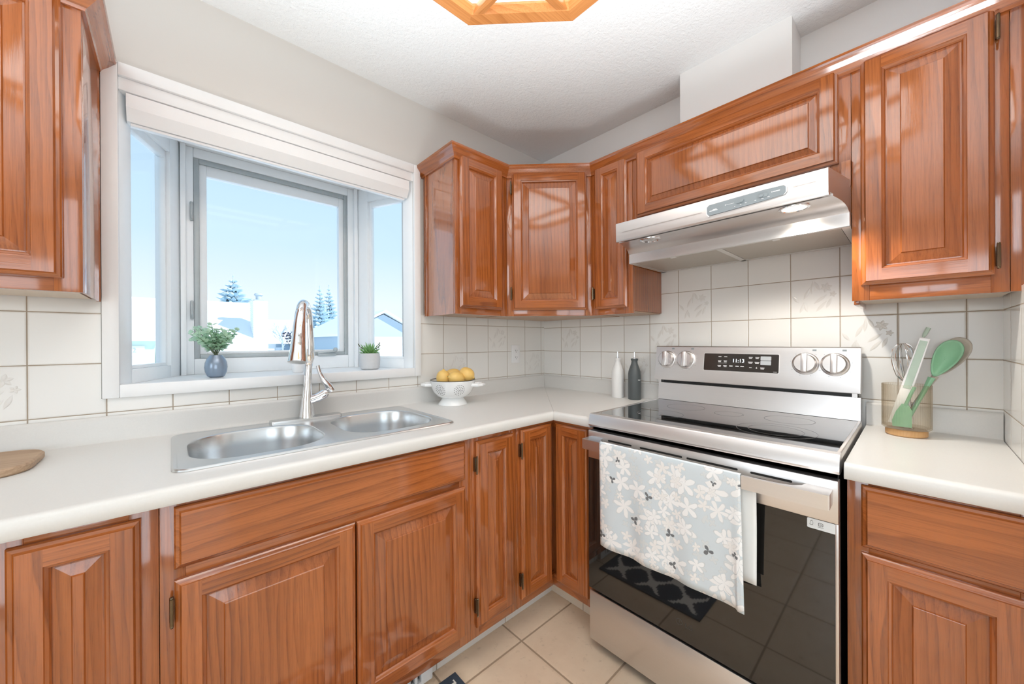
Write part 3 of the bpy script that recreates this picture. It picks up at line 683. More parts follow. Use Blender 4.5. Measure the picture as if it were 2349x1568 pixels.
# narrow stove side
t = thing('wall_cabinet', 'slim oak wall cabinet between the corner cabinet and the range hood', 'cabinet', (-.15, -.72, UZ0), UG)
ubox(t, -.280, -.0085, -.832, -.606, UZ0, UZ1)
face_frame(t, MS(FU, -.605, 0), .227, UZ0, UZ1, [(0, .04), (.185, .227)], [(.04, .185, UZ0, UZ0+.05), (.04, .185, UZ1-.05, UZ1)], .017)
door(t, MS(FU, -.628, 1.384), .180, .708, hinges='l', hz=(.05,), sf=.044)
# hood cabinet
HZ = 1.628
t = thing('wall_cabinet', 'short wide oak wall cabinet directly above the range hood', 'cabinet', (-.15, -1.21, HZ), UG)
b = MB(); b.box(-.280, -.0085, -1.587, -.833, HZ, UZ1); b.build('cabinet_box', 'oak', t)
f = face_frame(t, MS(FU, -.833, 0), .7545, HZ, UZ1, [(0, .05), (.705, .7545)], [(.05, .705, HZ, 1.83), (.05, .705, UZ1-.05, UZ1)], .017)
door(t, MS(FU, -.857, 1.790), .702, .302, fieldinset=.022)
b = MB(); pl = [(0, 1.79), (.022, 1.79), (.022, 1.68)]+[(.022-.022*math.sin(a*PI/12), 1.68+.035*(1-math.cos(a*PI/12))) for a in range(1, 7)]
b.prism([(-1.5875+p[0], p[1]) for p in pl], 'x', FU-.012, FU-.0005, g='z'); b.build('valance_bracket', 'oak', t)
# right cabinet
RZ = 1.346
t = thing('wall_cabinet', 'tall oak wall cabinet right of the range hood with one large door', 'cabinet', (-.15, -1.75, RZ), UG)
ubox(t, -.280, -.0085, -1.904, -1.5885, RZ, UZ1)
face_frame(t, MS(FU, -1.5885, 0), .316, RZ, UZ1, [(0, .04), (.27, .300)], [(.04, .27, RZ, RZ+.055), (.04, .27, UZ1-.05, UZ1)], .017)
b = MB(); b.box(FU+.0005, FU+.017, -1.935, -1.8895, RZ, UZ1, g='z', ch=.001); b.build('filler_strip', 'oak', t)
b = MB(); b.box(-.262, -.020, -1.603, -1.590, RZ-.010, RZ+.014, g='x', ch=.001); b.build('light_rail', 'oak', t)
door(t, MS(FU, -1.610, 1.392), .255, .694, hinges='r', hz=(.018, .605))
# ------------------------------------------------------------------ crown moulding
def offset_line(path, o):
    out = []
    P = [Vector(p) for p in path]; n = len(P)
    def nrm(a, b): d = (b-a).normalized(); return Vector((-d.y, d.x))*-1
    for i in range(n):
        if i == 0: k_ = nrm(P[0], P[1]); out.append(P[0]+k_*o)
        elif i == n-1: k_ = nrm(P[-2], P[-1]); out.append(P[-1]+k_*o)
        else:
            a = nrm(P[i-1], P[i]); b = nrm(P[i], P[i+1]); k_ = (a+b)/(1+a.dot(b)); out.append(P[i]+k_*o)
    return out
CP = [(-.004, 2.066), (.006, 2.066), (.009, 2.073), (.014, 2.078), (.022, 2.086), (.032, 2.098), (.038, 2.104), (.040, 2.110), (.040, 2.118), (-.004, 2.118)]
def crown(name, label, path):
    mb = MB(); lines = [[(p.x, p.y, z) for p in offset_line(path, o)] for o, z in CP]
    for i in range(len(path)-1):
        mb.rnd(); d = Vector(path[i+1])-Vector(path[i]); g = 'x' if abs(d.x) >= abs(d.y) else 'y'
        for a in range(len(CP)):
            b = (a+1) % len(CP); mb.quad(lines[a][i], lines[a][i+1], lines[b][i+1], lines[b][i], g=g)
    n = len(CP); mb.add([lines[a][0] for a in range(n)], [tuple(range(n))]); mb.add([lines[a][-1] for a in range(n)], [tuple(range(n))])
    return tag(mb.build(name, 'oak', loc=(path[0][0], path[0][1], 2.066)), label, 'moulding', 'oak crown mouldings')
crown('crown_moulding', 'long oak crown moulding running over the cabinets from bay window to right wall', [(-.9245, -.001), (-.9245, FU), (-.605, FU), (FU, -.605), (FU, -1.93)])
crown('crown_moulding', 'oak crown moulding on the far left wall cabinet', [(-2.47, FU), (-2.0465, FU), (-2.0465, -.001)])
# ------------------------------------------------------------------ countertops
CT = .914
nose = [(-.010, .876), (-.010, CT+.0808), (-.0125, CT+.0835), (-.017, CT+.0835), (-.0205, CT+.080), (-.022, CT+.072), (-.022, CT+.012), (-.0245, CT+.004), (-.032, CT)]
nose2 = [(-.618, CT), (-.628, CT+.0012), (-.636, CT+.0005), (-.642, CT-.004), (-.645, CT-.011), (-.645, .882), (-.642, .876)]
def ext(mb, prof, ax, a, b):        # a, b: number or function(depth) for the mitre
    fa = a if callable(a) else (lambda d: a); fb = b if callable(b) else (lambda d: b)
    def P(p, f): return (f(p[0]), p[0], p[1]) if ax == 'x' else (p[0], f(p[0]), p[1])
    n = len(prof); pts = [P(p, fa) for p in prof]+[P(p, fb) for p in prof]
    mb.add(pts, [(i, (i+1) % n, n+(i+1) % n, n+i) for i in range(n)]+[tuple(range(n))[::-1], tuple(range(n, 2*n))], 0, 'x', True)
full = nose+nose2
SX0, SX1, SY0, SY1 = -1.866, -1.098, -.515, -.075
mb = MB()
ext(mb, full, 'x', -2.75, SX0); ext(mb, full, 'x', SX1, lambda d: d-.0005)
ext(mb, nose+[(SY1, CT), (SY1, .876)], 'x', SX0, SX1); ext(mb, [(SY0, .876), (SY0, CT)]+nose2, 'x', SX0, SX1)
tag(mb.build('countertop', 'laminate', angle=40, loc=(-1.5, -.3, .876)), 'long off-white laminate countertop holding the sink under the window', 'countertop', 'laminate countertops')
mb = MB(); ext(mb, full, 'y', lambda d: d-.0005, -.8355)
tag(mb.build('countertop', 'laminate', angle=40, loc=(-.3, -.5, .876)), 'short off-white laminate countertop between corner seam and left side of range', 'countertop', 'laminate countertops')
mb = MB(); ext(mb, full, 'y', -1.602, -1.9045)
tag(mb.build('countertop', 'laminate', angle=40, loc=(-.3, -1.75, .876)), 'off-white laminate countertop right of the range under the utensil crock', 'countertop', 'laminate countertops')
# ------------------------------------------------------------------ sink
t = thing('sink', 'stainless steel drop-in double-bowl sink', 'sink', (-1.48, -.29, CT))
def bowl(mb, x0, x1, y0, y1, r, depth):
    rings = []
    for ins, z in ((-.004, .0050), (-.002, .0046), (.001, .0022), (.003, -.004), (.008, -.05), (.018, -depth+.035), (.030, -depth+.012), (.055, -depth)):
        rr = max(r-ins*.6, .02); rings.append([(p[0], p[1], CT+z) for p in rrect(x0+ins, x1-ins, y0+ins, y1-ins, rr, 8)])
    mb.loft(rings, 0, 'x', True, True, False, True)
LB = (-1.852, -1.508, -.490, -.128, .125); RB = (-1.440, -1.112, -.485, -.120, .115)
mb = MB()
out = rrect(-1.886, -1.078, -.535, -.050, .035, 8)
inn = rrect(-1.880, -1.084, -.529, -.056, .031, 8)
def rr_(i): return rrect(-1.886+i, -1.078-i, -.535+i, -.050-i, .035-i*.6, 8)
inn = rr_(.0165)
mb.loft([[(p[0], p[1], CT+z) for p in rr_(i)] for i, z in ((0, .0006), (.0015, .0045), (.004, .0062), (.010, .0062), (.013, .0050), (.0165, .0050))], 0, 'x', True)
bm = bmesh.new()
def loop(pts):
    vs = [bm.verts.new((p[0], p[1], CT+.0050)) for p in pts]; return [bm.edges.new((vs[i], vs[(i+1) % len(vs)])) for i in range(len(vs))]
E_ = loop(inn)
for B in (LB, RB): E_ += loop(rrect(B[0]-.004, B[1]+.004, B[2]-.004, B[3]+.004, B[4]+.0024, 8))
bmesh.ops.triangle_fill(bm, use_beauty=True, use_dissolve=False, edges=E_)
mb.addbm(bm, 0, 'x')
mb.build('rim', 'sink_steel', t, angle=18)
for B in (LB, RB):
    b = MB(); bowl(b, B[0], B[1], B[2], B[3], B[4], .175); bo = b.build('bowl', 'sink_steel', t, angle=30)
    d = MB(); c = ((B[0]+B[1])/2, (B[2]+B[3])/2, CT-.1745); d.lathe([(.0, .0), (.03, .0), (.042, .002), (.046, .0005)], c, 24, cap=False); d.lathe([(0, .0012), (.026, .0012), (.028, .0004)], c, 20, 1, cap=False)
    d.build('drain', ['chrome', 'hole'], bo)
# ------------------------------------------------------------------ faucet
t = thing('faucet', 'tall chrome pull-down kitchen faucet behind the sink', 'faucet', (-1.487, -.085, .919))
mb = MB(); pl = rrect(-1.613, -1.361, -.113, -.058, .012, 5)
mb.loft([[(p[0], p[1], .9185) for p in pl], [(p[0], p[1], .926) for p in pl], [(p[0]*.996-.006, p[1]*.97-.0026, .929) for p in pl]], smooth=True, cap0=True, cap1=True); mb.build('deck_plate', 'sink_steel', t)
fx, fy = -1.487, -.085; dx, dy = -.062, -.128; dl = math.hypot(dx, dy); dx /= dl; dy /= dl
mb = MB()
path = [(fx, fy, .928), (fx, fy, .945), (fx, fy, .98), (fx+.002, fy, 1.03), (fx+.004, fy, 1.09), (fx+.006, fy, 1.130), (fx+.007, fy, 1.146), (fx+.008, fy, 1.160), (fx+.008, fy, 1.22), (fx+.006, fy, 1.29)]; rad = [.029, .027, .0225, .0175, .0145, .0145, .0160, .0205, .0200, .0185]
for k in range(1, 10):
    a = PI*k/11; path.append((fx+.006*(1-k/9)+dx*.048*(1-math.cos(a)), fy+dy*.048*(1-math.cos(a)), 1.305+.068*math.sin(a))); rad.append(.0178)
mb.tube(path, rad, 20, flat=.95); mb.build('spout', 'chrome', t)
mb = MB(); hp = [(.078, 1.352), (.096, 1.325), (.108, 1.285), (.119, 1.235), (.129, 1.19), (.137, 1.16), (.139, 1.153)]
mb.tube([(fx+dx*s_, fy+dy*s_, z) for s_, z in hp], [.0178, .0195, .0215, .0240, .0275, .0315, .032], 24); sp = mb.build('spray_head', 'chrome', t)
b = MB(); q = [(fx+dx*(s_+.0)+dy*0, fy+dy*s_, z) for s_, z in ((.1, 1.30), (.118, 1.24))]
b.box(fx+dx*.128-.006, fx+dx*.128+.006, fy+dy*.128-.024, fy+dy*.128-.016, 1.215, 1.26, ch=.003); b.build('spray_button', 'chrome', sp)
mb = MB(); mb.tube([(fx+.012, fy-.004, .995), (fx+.04, fy-.012, 1.005), (fx+.062, fy-.018, 1.018), (fx+.070, fy-.020, 1.022)], [.017, .018, .019, .013], 16); mb.build('valve_body', 'chrome', t)
mb = MB(); mb.tube([(fx+.088, fy-.024, 1.026), (fx+.074, fy-.020, 1.045), (fx+.056, fy-.012, 1.075), (fx+.044, fy-.008, 1.105), (fx+.038, fy-.006, 1.132)], [.016, .021, .0125, .0095, .0105], 14, flat=.75); mb.build('lever', 'chrome', t)
# ------------------------------------------------------------------ range
ry0, ry1 = -.8385, -1.5945
t = thing('range', 'freestanding stainless steel electric range with glass cooktop', 'range', (-.35, -1.216, 0))
mb = MB(); mb.box(-.628, -.055, ry1+.004, ry0-.004, .035, .905); mb.build('body', 'black', t)
for yy in (ry0-.06, ry1+.06):
    for xx in (-.56, -.12):
        f = MB(); f.lathe([(.018, .0005), (.02, .006), (.012, .012), (.012, .036)], (xx, yy, 0), 14); f.build('foot', 'black', t)
mb = MB(); pf = [(-.640, .884), (-.652, .886), (-.656, .893), (-.648, .930), (-.644, .9345), (-.615, .9345), (-.612, .931), (-.612, .884)]
mb.prism(pf, 'y', ry1, ry0, g='y', smooth=True); mb.box(-.615, -.075, ry0-.010, ry0, .884, .9335, ch=.002); mb.box(-.615, -.075, ry1, ry1+.010, .884, .9335, ch=.002)
mb.build('cooktop_frame', 'steel', t)
mb = MB(); mb.box(-.612, -.075, ry1+.010, ry0-.010, .905, .9320); ck = mb.build('cooktop', 'cooktop_glass', t)
def burner(x, y, r_, inner=None):
    b = MB()
    for q in ([r_] if not inner else [r_, inner]):
        b.loft([[(x+(q+d)*math.cos(2*PI*j/48), y+(q+d)*math.sin(2*PI*j/48), .9323) for j in range(48)] for d in (-.0007, .0007)], smooth=False)
    b.build('burner_ring', 'burner_print', ck)
burner(-.44, -1.03, .085); burner(-.44, -1.415, .108, .075); burner(-.22, -1.04, .075); burner(-.22, -1.41, .075); burner(-.25, -1.22, .05)
mb = MB(); mb.box(-.628, -.60, ry1+.006, ry0-.006, .870, .884); mb.build('vent_gap', 'black', t)
# oven door
od = MB(); od.box(-.660, -.629, ry1+.001, ry0-.001, .762, .871, ch=.003)
od.box(-.6595, -.629, ry1+.001, ry1+.008, .245, .762, ch=.001)
for y0, y1, z in ((-.931, -1.029, .845), (-1.061, -1.209, .845), (-1.223, -1.37, .845), (-1.402, -1.50, .845), (-1.406, -1.443, .8305), (-1.455, -1.499, .8305), (-1.223, -1.37, .8305), (-1.061, -1.209, .8305)):
    pr = rrect(y1, y0, z-.0032, z+.0032, .003, 4); od.prism([(p[0], p[1]) for p in pr], 'x', -.6606, -.6598, m=1)
odr = od.build('oven_door', ['steel', 'black'], t)
mb = MB(); mb.box(-.6588, -.632, ry1+.008, ry0-.0015, .246, .762); mb.build('door_glass', 'black_glass', odr)
hb = MB(); z0, z1 = .813, .8495
bar = [(-.7225, -.860), (-.7225, -1.577), (-.719, -1.583), (-.66, -1.583), (-.66, -1.530), (-.683, -1.524), (-.701, -1.508), (-.709, -1.488), (-.7125, -1.46), (-.7125, -.977), (-.709, -.949), (-.701, -.929), (-.683, -.913), (-.66, -.907), (-.66, -.854), (-.719, -.854)]
hb.prism(bar, 'z', z0, z1, g='y', smooth=True); hb.build('handle', 'steel', odr)
st = MB(); st.prism(rrect(-1.588, -1.531, .736, .7615, .003, 4), 'x', -.6594, -.6588); stk = st.build('sticker', 'label_white', odr)
ic = MB()
M4 = frame4((-.6596, 0, 0), (0, -1, 0), (0, 0, 1))
ic.M = M4
def ringpoly(mb, P, w):
    k = len(P); c = (sum(p[0] for p in P)/k, sum(p[1] for p in P)/k)
    Q = [(c[0]+(p[0]-c[0])*w, c[1]+(p[1]-c[1])*w) for p in P]
    mb.add([(p[0], p[1], 0) for p in P]+[(p[0], p[1], 0) for p in Q], [(i, (i+1) % k, k+(i+1) % k, k+i) for i in range(k)])
ringpoly(ic, rrect(1.5535, 1.5635, .7455, .7545, .0025, 4), .78); ringpoly(ic, rrect(1.5565, 1.5605, .7475, .7520, .0018, 4), .6)
ringpoly(ic, [(1.536, .745), (1.5385, .756), (1.5415, .757), (1.5435, .7505), (1.5425, .744)], .8); ic.quad((1.5525, .7425, 0), (1.5645, .7425, 0), (1.5645, .7434, 0), (1.5525, .7434, 0))
ic.build('printed_icons', 'grey_print', stk)
lg = text_mb('LG', .020, frame4((-.65895, -1.215, .294), (0, -1, 0), (0, 0, 1)), .0001); lg.M = frame4((-.65895, -1.197, .302), (0, -1, 0), (0, 0, 1))
c20 = [(.0105*math.cos(2*PI*j/24), .0105*math.sin(2*PI*j/24)) for j in range(24)]; ringpoly(lg, c20, .80); lg.quad((-.001, -.005, 0), (.001, -.005, 0), (.001, .005, 0), (-.001, .005, 0)); lg.quad((-.001, -.005, 0), (.005, -.005, 0), (.005, -.0035, 0), (-.001, -.0035, 0))
lg.build('logo', 'faint_print', odr)
mb = MB(); mb.box(-.658, -.629, ry1+.002, ry0-.002, .040, .236, ch=.004); mb.build('storage_drawer', 'steel', t)
# backguard
mb = MB(); mb.prism([(-.030, .90), (-.064, .932), (-.062, .95), (-.058, 1.015), (-.030, 1.017)], 'y', ry1+.004, ry0-.001, g='y'); mb.box(-.048, -.028, ry1+.012, ry0-.012, 1.0, 1.19, m=1)
mb.box(-.075, -.03, ry0-.022, ry0-.008, 1.016, 1.034, m=0); mb.box(-.075, -.03, ry1+.012, ry1+.026, 1.016, 1.034, m=0)
mb.build('backguard', ['steel', 'black'], t)
cpb, cpt = (-.098, 1.033), (-.070, 1.197)
mb = MB(); mb.prism([cpb, (-.0985, 1.036), (-.0715, 1.194), (-.068, 1.1975), (-.030, 1.1975), (-.030, 1.033)], 'y', ry1+.002, ry0+.001, g='y', smooth=True); CPMB = mb
upv = Vector((.027, 0, .158)).normalized(); CPM = frame4((-.0985, 0, 1.036), (0, -1, 0), upv); CL = math.hypot(.027, .158)     # x = -world y, y = up the panel, z = out
def onpanel(z): return CPM @ Matrix.Translation((0, 0, z))
KN = (.896, .987, 1.437, 1.523)
for yk in KN:
    CPMB.M = onpanel(0) @ Matrix.Translation((yk, .098, 0))
    for a in range(8):
        th = R(-50+a*40); CPMB.lathe([(.0011, 0.0003), (.0011, .0006)], (.048*math.sin(th+PI/2), .048*math.cos(th+PI/2), 0), 8, 1)
    CPMB.quad((.020, .050, .0004), (.032, .050, .0004), (.032, .0565, .0004), (.020, .0565, .0004), m=1)
CPMB.M = Matrix()
cp = CPMB.build('control_panel', ['steel', 'grey_plastic'], t)
for yk in KN:
    K = onpanel(0) @ Matrix.Translation((yk, .098, 0))
    kb = MB(K); kb.lathe([(.0425, .0), (.0425, .004), (.040, .0065), (.0365, .0075), (.0355, .024), (.032, .0280), (0, .0285)], (0, 0, 0), 40); kn = kb.build('knob', 'steel', cp)
    gb = MB(K); gb.box(-.0095, .0095, -.0355, .0355, .0280, .040, ch=.003); gb.build('grip_bar', 'steel', kn)
mb = MB(onpanel(.0004)); mb.prism(rrect(1.068, 1.352, .055, .131, .004, 4), 'z', 0, .0015); DSPMB = mb
mb = MB(onpanel(.0002)); ringpoly(mb, rrect(1.0655, 1.3545, .0525, .1335, .005, 4), .982); mb.M = onpanel(.0003); mb.build('display_bezel', 'white_plastic', cp)
pb = DSPMB; pb.M = onpanel(.0021)
def dash(x, y, w, h=.0022): pb.quad((x, y, 0), (x+w, y, 0), (x+w, y+h, 0), (x, y+h, 0), m=1)
for x in (1.128, 1.151): dash(x, .1165, .012); dash(x-.001, .098, .013); dash(x, .0935, .011); dash(x-.002, .0765, .014); dash(x, .072, .011)
for x in (1.246, 1.270): dash(x, .1165, .014); dash(x+.001, .112, .011); dash(x-.002, .096, .017); dash(x, .0915, .013)
for x in (1.173, 1.197, 1.216): dash(x, .0755, .013, .0035)
dash(1.249, .073, .009, .0015); dash(1.272, .0725, .007, .0015); dash(1.2748, .0697, .0015, .007); dash(1.289, .0735, .015); dash(1.290, .069, .012); dash(1.334, .059, .013, .0012); dash(1.128, .0885, .034, .0006)
dsp = pb.build('display', ['display', 'print'], cp)
tm = text_mb('11:13', .0215, onpanel(.0022) @ Matrix.Translation((1.183, .094, 0)), .0001); tm.build('clock_digits', 'digits', dsp)
bt = MB(onpanel(.0020)); bt.prism(rrect(1.289, 1.326, .1055, .1225, .002, 3), 'z', 0, .001); bt.prism(rrect(1.289, 1.326, .0865, .1035, .002, 3), 'z', 0, .001); bt.build('touch_keys', 'button_grey', dsp)
# ------------------------------------------------------------------ dish towel over the oven handle
def cloth(mb, path, y0, y1, ny, wave, m, vofs, skew=0):
    # path: list of (x,z); builds grid with thickness
    pts = []; d = [0]
    for a, b in zip(path, path[1:]): d.append(d[-1]+math.dist(a, b))
    L = d[-1]; P = []; C_ = []
    for i, (x, z) in enumerate(path):
        for j in range(ny+1):
            u = j/ny; y = y0+(y1-y0)*u; drop = wave(u, d[i], L)
            P.append((x+drop, y+skew*(d[i]/L)*(.4+u*.6), z)); C_.append((u*(y0-y1), d[i]+vofs, 0))
    n = ny+1
    F = [(i*n+j, i*n+j+1, (i+1)*n+j+1, (i+1)*n+j) for i in range(len(path)-1) for j in range(ny)]
    b0 = mb.add(P, F, m, 'z', True)
    mb.cl += C_
t = thing('dish_towel', 'pale blue floral dish towel hanging over the oven handle', 'towel', (-.72, -1.18, .5))
def sub(path, n):
    out = []
    for a, b in zip(path, path[1:]):
        k = max(1, int(math.dist(a, b)/n)); out += [(a[0]+(b[0]-a[0])*i/k, a[1]+(b[1]-a[1])*i/k) for i in range(k)]
    return out+[path[-1]]
mb = MB(); mb.cl = []
front = sub([(-.728, .480), (-.7275, .60), (-.7265, .80), (-.7265, .843)], .02)+[(-.7245, .8510), (-.719, .8537), (-.7135, .8520), (-.7095, .845)]
def wv(u, d, L):
    k = max(0, 1-d/.36); return -(.006*math.sin(u*9.5+.4)**2+.004*math.sin(u*21))*k-.0012*math.sin(u*40)*(.3+k)*.6-(.008 if u > .96 else 0)*k
cloth(mb, front, -.942, -1.408, 60, wv, 0, 0, .014)
o = mb.build('front_fold', ['towel'], t); a_ = o.data.attributes.new('cloth', 'FLOAT_VECTOR', 'POINT'); a_.data.foreach_set('vector', [c for q in mb.cl for c in q])
md = o.modifiers.new('thick', 'SOLIDIFY'); md.thickness = .0016; md.offset = 0
mb = MB(); mb.cl = []
back = sub([(-.693, .545), (-.698, .70), (-.7075, .815), (-.7095, .845)], .02)
cloth(mb, back, -.945, -1.425, 50, lambda u, d, L: -.003*math.sin(u*12+1)**2*max(0, 1-d/.26), 0, .5, -.004)
o = mb.build('back_fold', ['towel_back'], t); a_ = o.data.attributes.new('cloth', 'FLOAT_VECTOR', 'POINT'); a_.data.foreach_set('vector', [c for q in mb.cl for c in q])
md = o.modifiers.new('thick', 'SOLIDIFY'); md.thickness = .0016; md.offset = 0
# ------------------------------------------------------------------ range hood
t = thing('range_hood', 'stainless steel under-cabinet range hood above the range', 'range hood', (-.25, -1.21, 1.575))
def hy(x, side):
    k = min(1, max(0, (x+.5)/(.16)))
    return (-.871+(-.8385+.871)*k) if side > 0 else (-1.557+(-1.5870+1.557)*k)
def hood_ext(mb, prof, m=0):
    n = len(prof); pts = [(p[0], hy(p[0], 1), p[1]) for p in prof]+[(p[0], hy(p[0], -1), p[1]) for p in prof]
    mb.add(pts, [(i, (i+1) % n, n+(i+1) % n, n+i) for i in range(n)]+[tuple(range(n))[::-1], tuple(range(n, 2*n))], m, 'y', True)
mb = MB()
hood_ext(mb, [(-.3005, 1.626), (-.3005, 1.728), (-.494, 1.7185), (-.5005, 1.7165), (-.502, 1.712), (-.500, 1.645), (-.497, 1.640), (-.488, 1.640), (-.488, 1.648), (-.468, 1.648), (-.468, 1.6425), (-.43, 1.6425), (-.40, 1.641), (-.375, 1.637), (-.355, 1.630), (-.343, 1.620), (-.338, 1.618), (-.3385, 1.5765), (-.33, 1.5765), (-.325, 1.581), (-.012, 1.581), (-.012, 1.626)])
HPM = frame4((-.5018, 0, 1.645), (0, -1, 0), Vector((-.002, 0, .067)))
mb.M = HPM; mb.box(1.475, 1.53, .040, .0418, .0004, .0012); mb.box(.90, 1.215, .030, .0318, .0004, .0012); mb.M = Matrix()
mb.build('canopy', 'steel', t, angle=25)
mb = MB()
for yy in (hy(0, 1)-.020, hy(0, -1), -1.2215): mb.box(-.336, -.010, yy, yy+.020, 1.5755, 1.5812)
mb.box(-.030, -.010, -1.587, -.8385, 1.5755, 1.5812); mb.box(-.336, -.322, -1.587, -.8385, 1.5760, 1.5812)
mb.build('filter_frame', 'alu', t)
mb = MB(); mb.box(-.4865, -.469, -1.540, -.888, 1.6472, 1.6478); mb.build('channel', 'hole', t)
for y0, y1 in ((-1.20, -.861), (-1.565, -1.223)):
    f = MB(); f.box(-.320, -.032, y0, y1, 1.5770, 1.5800); fo = f.build('filter', 'mesh_filter', t)
    f = MB(); yc = (y0+y1)/2; f.box(-.322, -.306, yc-.011, yc+.011, 1.5752, 1.5769, ch=.0005); f.build('latch_tab', 'white_plastic', fo)
HPM = frame4((-.5018, 0, 1.645), (0, -1, 0), Vector((-.002, 0, .067)))
pl = [(1.233, .020), (1.240, .0125), (1.30, .0145), (1.40, .0195), (1.452, .0245), (1.458, .031), (1.458, .046), (1.452, .052), (1.40, .0535), (1.30, .051), (1.24, .0485), (1.233, .042)]
HPB = MB(HPM); HPB.prism(pl, 'z', 0, .0022); HPB.M = HPM @ Matrix.Translation((0, 0, .0024))
mb = MB(HPM @ Matrix.Translation((0, 0, .0006))); ringpoly(mb, [(1.3455+(p[0]-1.3455)*1.03, .032+(p[1]-.032)*1.16) for p in pl], .965); mb.build('control_trim', 'white_plastic', t)
def hd(x, y, w, h=.0016): HPB.quad((x, y, 0), (x+w, y, 0), (x+w, y+h, 0), (x, y+h, 0), m=1)
hd(1.241, .026, .026, .0022); hd(1.252, .029, .012, .0025); hd(1.292, .035, .026, .0008); hd(1.290, .0342, .003, .0026); hd(1.318, .023, .003); hd(1.335, .0245, .004); hd(1.349, .026, .005); hd(1.376, .026, .005); hd(1.394, .0265, .007); hd(1.411, .0275, .006); hd(1.426, .039, .018, .0024); hd(1.4215, .039, .003, .0024)
hp_ = HPB.build('control_strip', ['grey_plastic', 'print'], t)
for x in (1.335, 1.4): 
    b = MB(HPM); b.prism(rrect(x-.013, x+.013, .0305, .0425, .0055, 5), 'z', .002, .0045); b.prism(rrect(x-.001 if x < 1.36 else x-.011, x+.011 if x < 1.36 else x+.001, .032, .041, .004, 4), 'z', .0045, .008); b.build('slide_switch', 'grey_plastic', hp_)
for yy, mt in ((-.985, 'bulb_off'), (-1.465, 'bulb_on')):
    b = MB(); b.lathe([(.041, 0), (.0405, -.003), (.034, -.0045), (.032, -.002)], (-.428, yy, 1.6425), 32, cap=False); b.build('lamp_ring', 'chrome', t)
    b = MB(); b.lathe([(.033, -.0015), (.02, -.004), (.0, -.005)], (-.428, yy, 1.6425), 32); b.build('lamp_lens', mt, t)
l = bpy.data.lights.new('hood_lamp', 'SPOT'); l.energy = 10; l.spot_size = R(150); l.spot_blend = .6; l.shadow_soft_size = .02; l.color = (1, .94, .85)
o = bpy.data.objects.new('hood_lamp', l); o.location = (-.428, -1.465, 1.630); COL.objects.link(o)
# ------------------------------------------------------------------ ceiling light
LX0, LX1, LY0, LY1, CHF = -1.94, -.857, -1.752, -.670, .256
def octo(ins, ch=None):
    c = CHF-ins*(2-math.sqrt(2))
    x0, x1, y0, y1 = LX0+ins, LX1-ins, LY0+ins, LY1-ins
    return [(x1, y0+c), (x1, y1-c), (x1-c, y1), (x0+c, y1), (x0, y1-c), (x0, y0+c), (x0+c, y0), (x1-c, y0)]
t = thing('ceiling_light', 'octagonal oak framed ceiling light with lit white panels', 'ceiling light', (-1.4, -1.2, 2.33))
mb = MB(); A, B = octo(0), octo(.040); C_ = octo(.052)
for i in range(8):
    j = (i+1) % 8; g = 'y' if abs(A[i][1]-A[j][1]) > abs(A[i][0]-A[j][0]) else 'x'; mb.rnd()
    mb.quad((*A[i], 2.33), (*A[j], 2.33), (*B[j], 2.33), (*B[i], 2.33), g=g); mb.quad((*B[i], 2.33), (*B[j], 2.33), (*C_[j], 2.350), (*C_[i], 2.350), g=g)
    mb.quad((*A[i], 2.33), (*A[j], 2.33), (*A[j], ZC-.0005), (*A[i], ZC-.0005), g=g); mb.quad((*C_[i], 2.35), (*C_[j], 2.35), (*C_[j], 2.40), (*C_[i], 2.40), g=g)
mb.build('frame', 'lamp_oak', t)
xr = (LX0+CHF, LX1-CHF); yr = (LY0+CHF, LY1-CHF)
for x in (xr[0]-.014, xr[1]-.014):
    b = MB(); b.box(x, x+.028, LY0+.046, LY1-.046, 2.3305, 2.356, g='y', ch=.002); b.build('rib', 'lamp_oak', t)
for y in (yr[0]-.014, yr[1]-.014):
    b = MB(); b.box(LX0+.046, LX1-.046, y, y+.028, 2.3325, 2.355, g='x', ch=.002); b.build('rib', 'lamp_oak', t)
b = MB(); P = octo(.053); b.prism(P, 'z', 2.357, 2.361); b.build('diffuser', 'acrylic', t)
# ------------------------------------------------------------------ outlet
t = thing('power_outlet', 'white wall power outlet on the tiles left of the corner', 'outlet', (-.277, -.008, 1.145))
mb = MB(); mb.box(-.312, -.242, -.0125, -.0072, 1.088, 1.202, ch=.002); pl_ = mb.build('cover_plate', 'white_plastic', t)
for z in (1.124, 1.166):
    b = MB(); b.prism(rrect(-.294, -.260, z-.015, z+.015, .008, 5), 'y', -.0145, -.0124); b.box(-.285, -.283, -.0149, -.0144, z-.004, z+.006, m=1); b.box(-.271, -.269, -.0149, -.0144, z-.004, z+.006, m=1); b.lathe([(.0022, 0), (.0022, .0004)], (-.277, -.0146, z-.009), 10, 1, axis=Matrix.Rotation(PI/2, 4, 'X')); rc = b.build('receptacle', ['white_plastic', 'hole'], t)
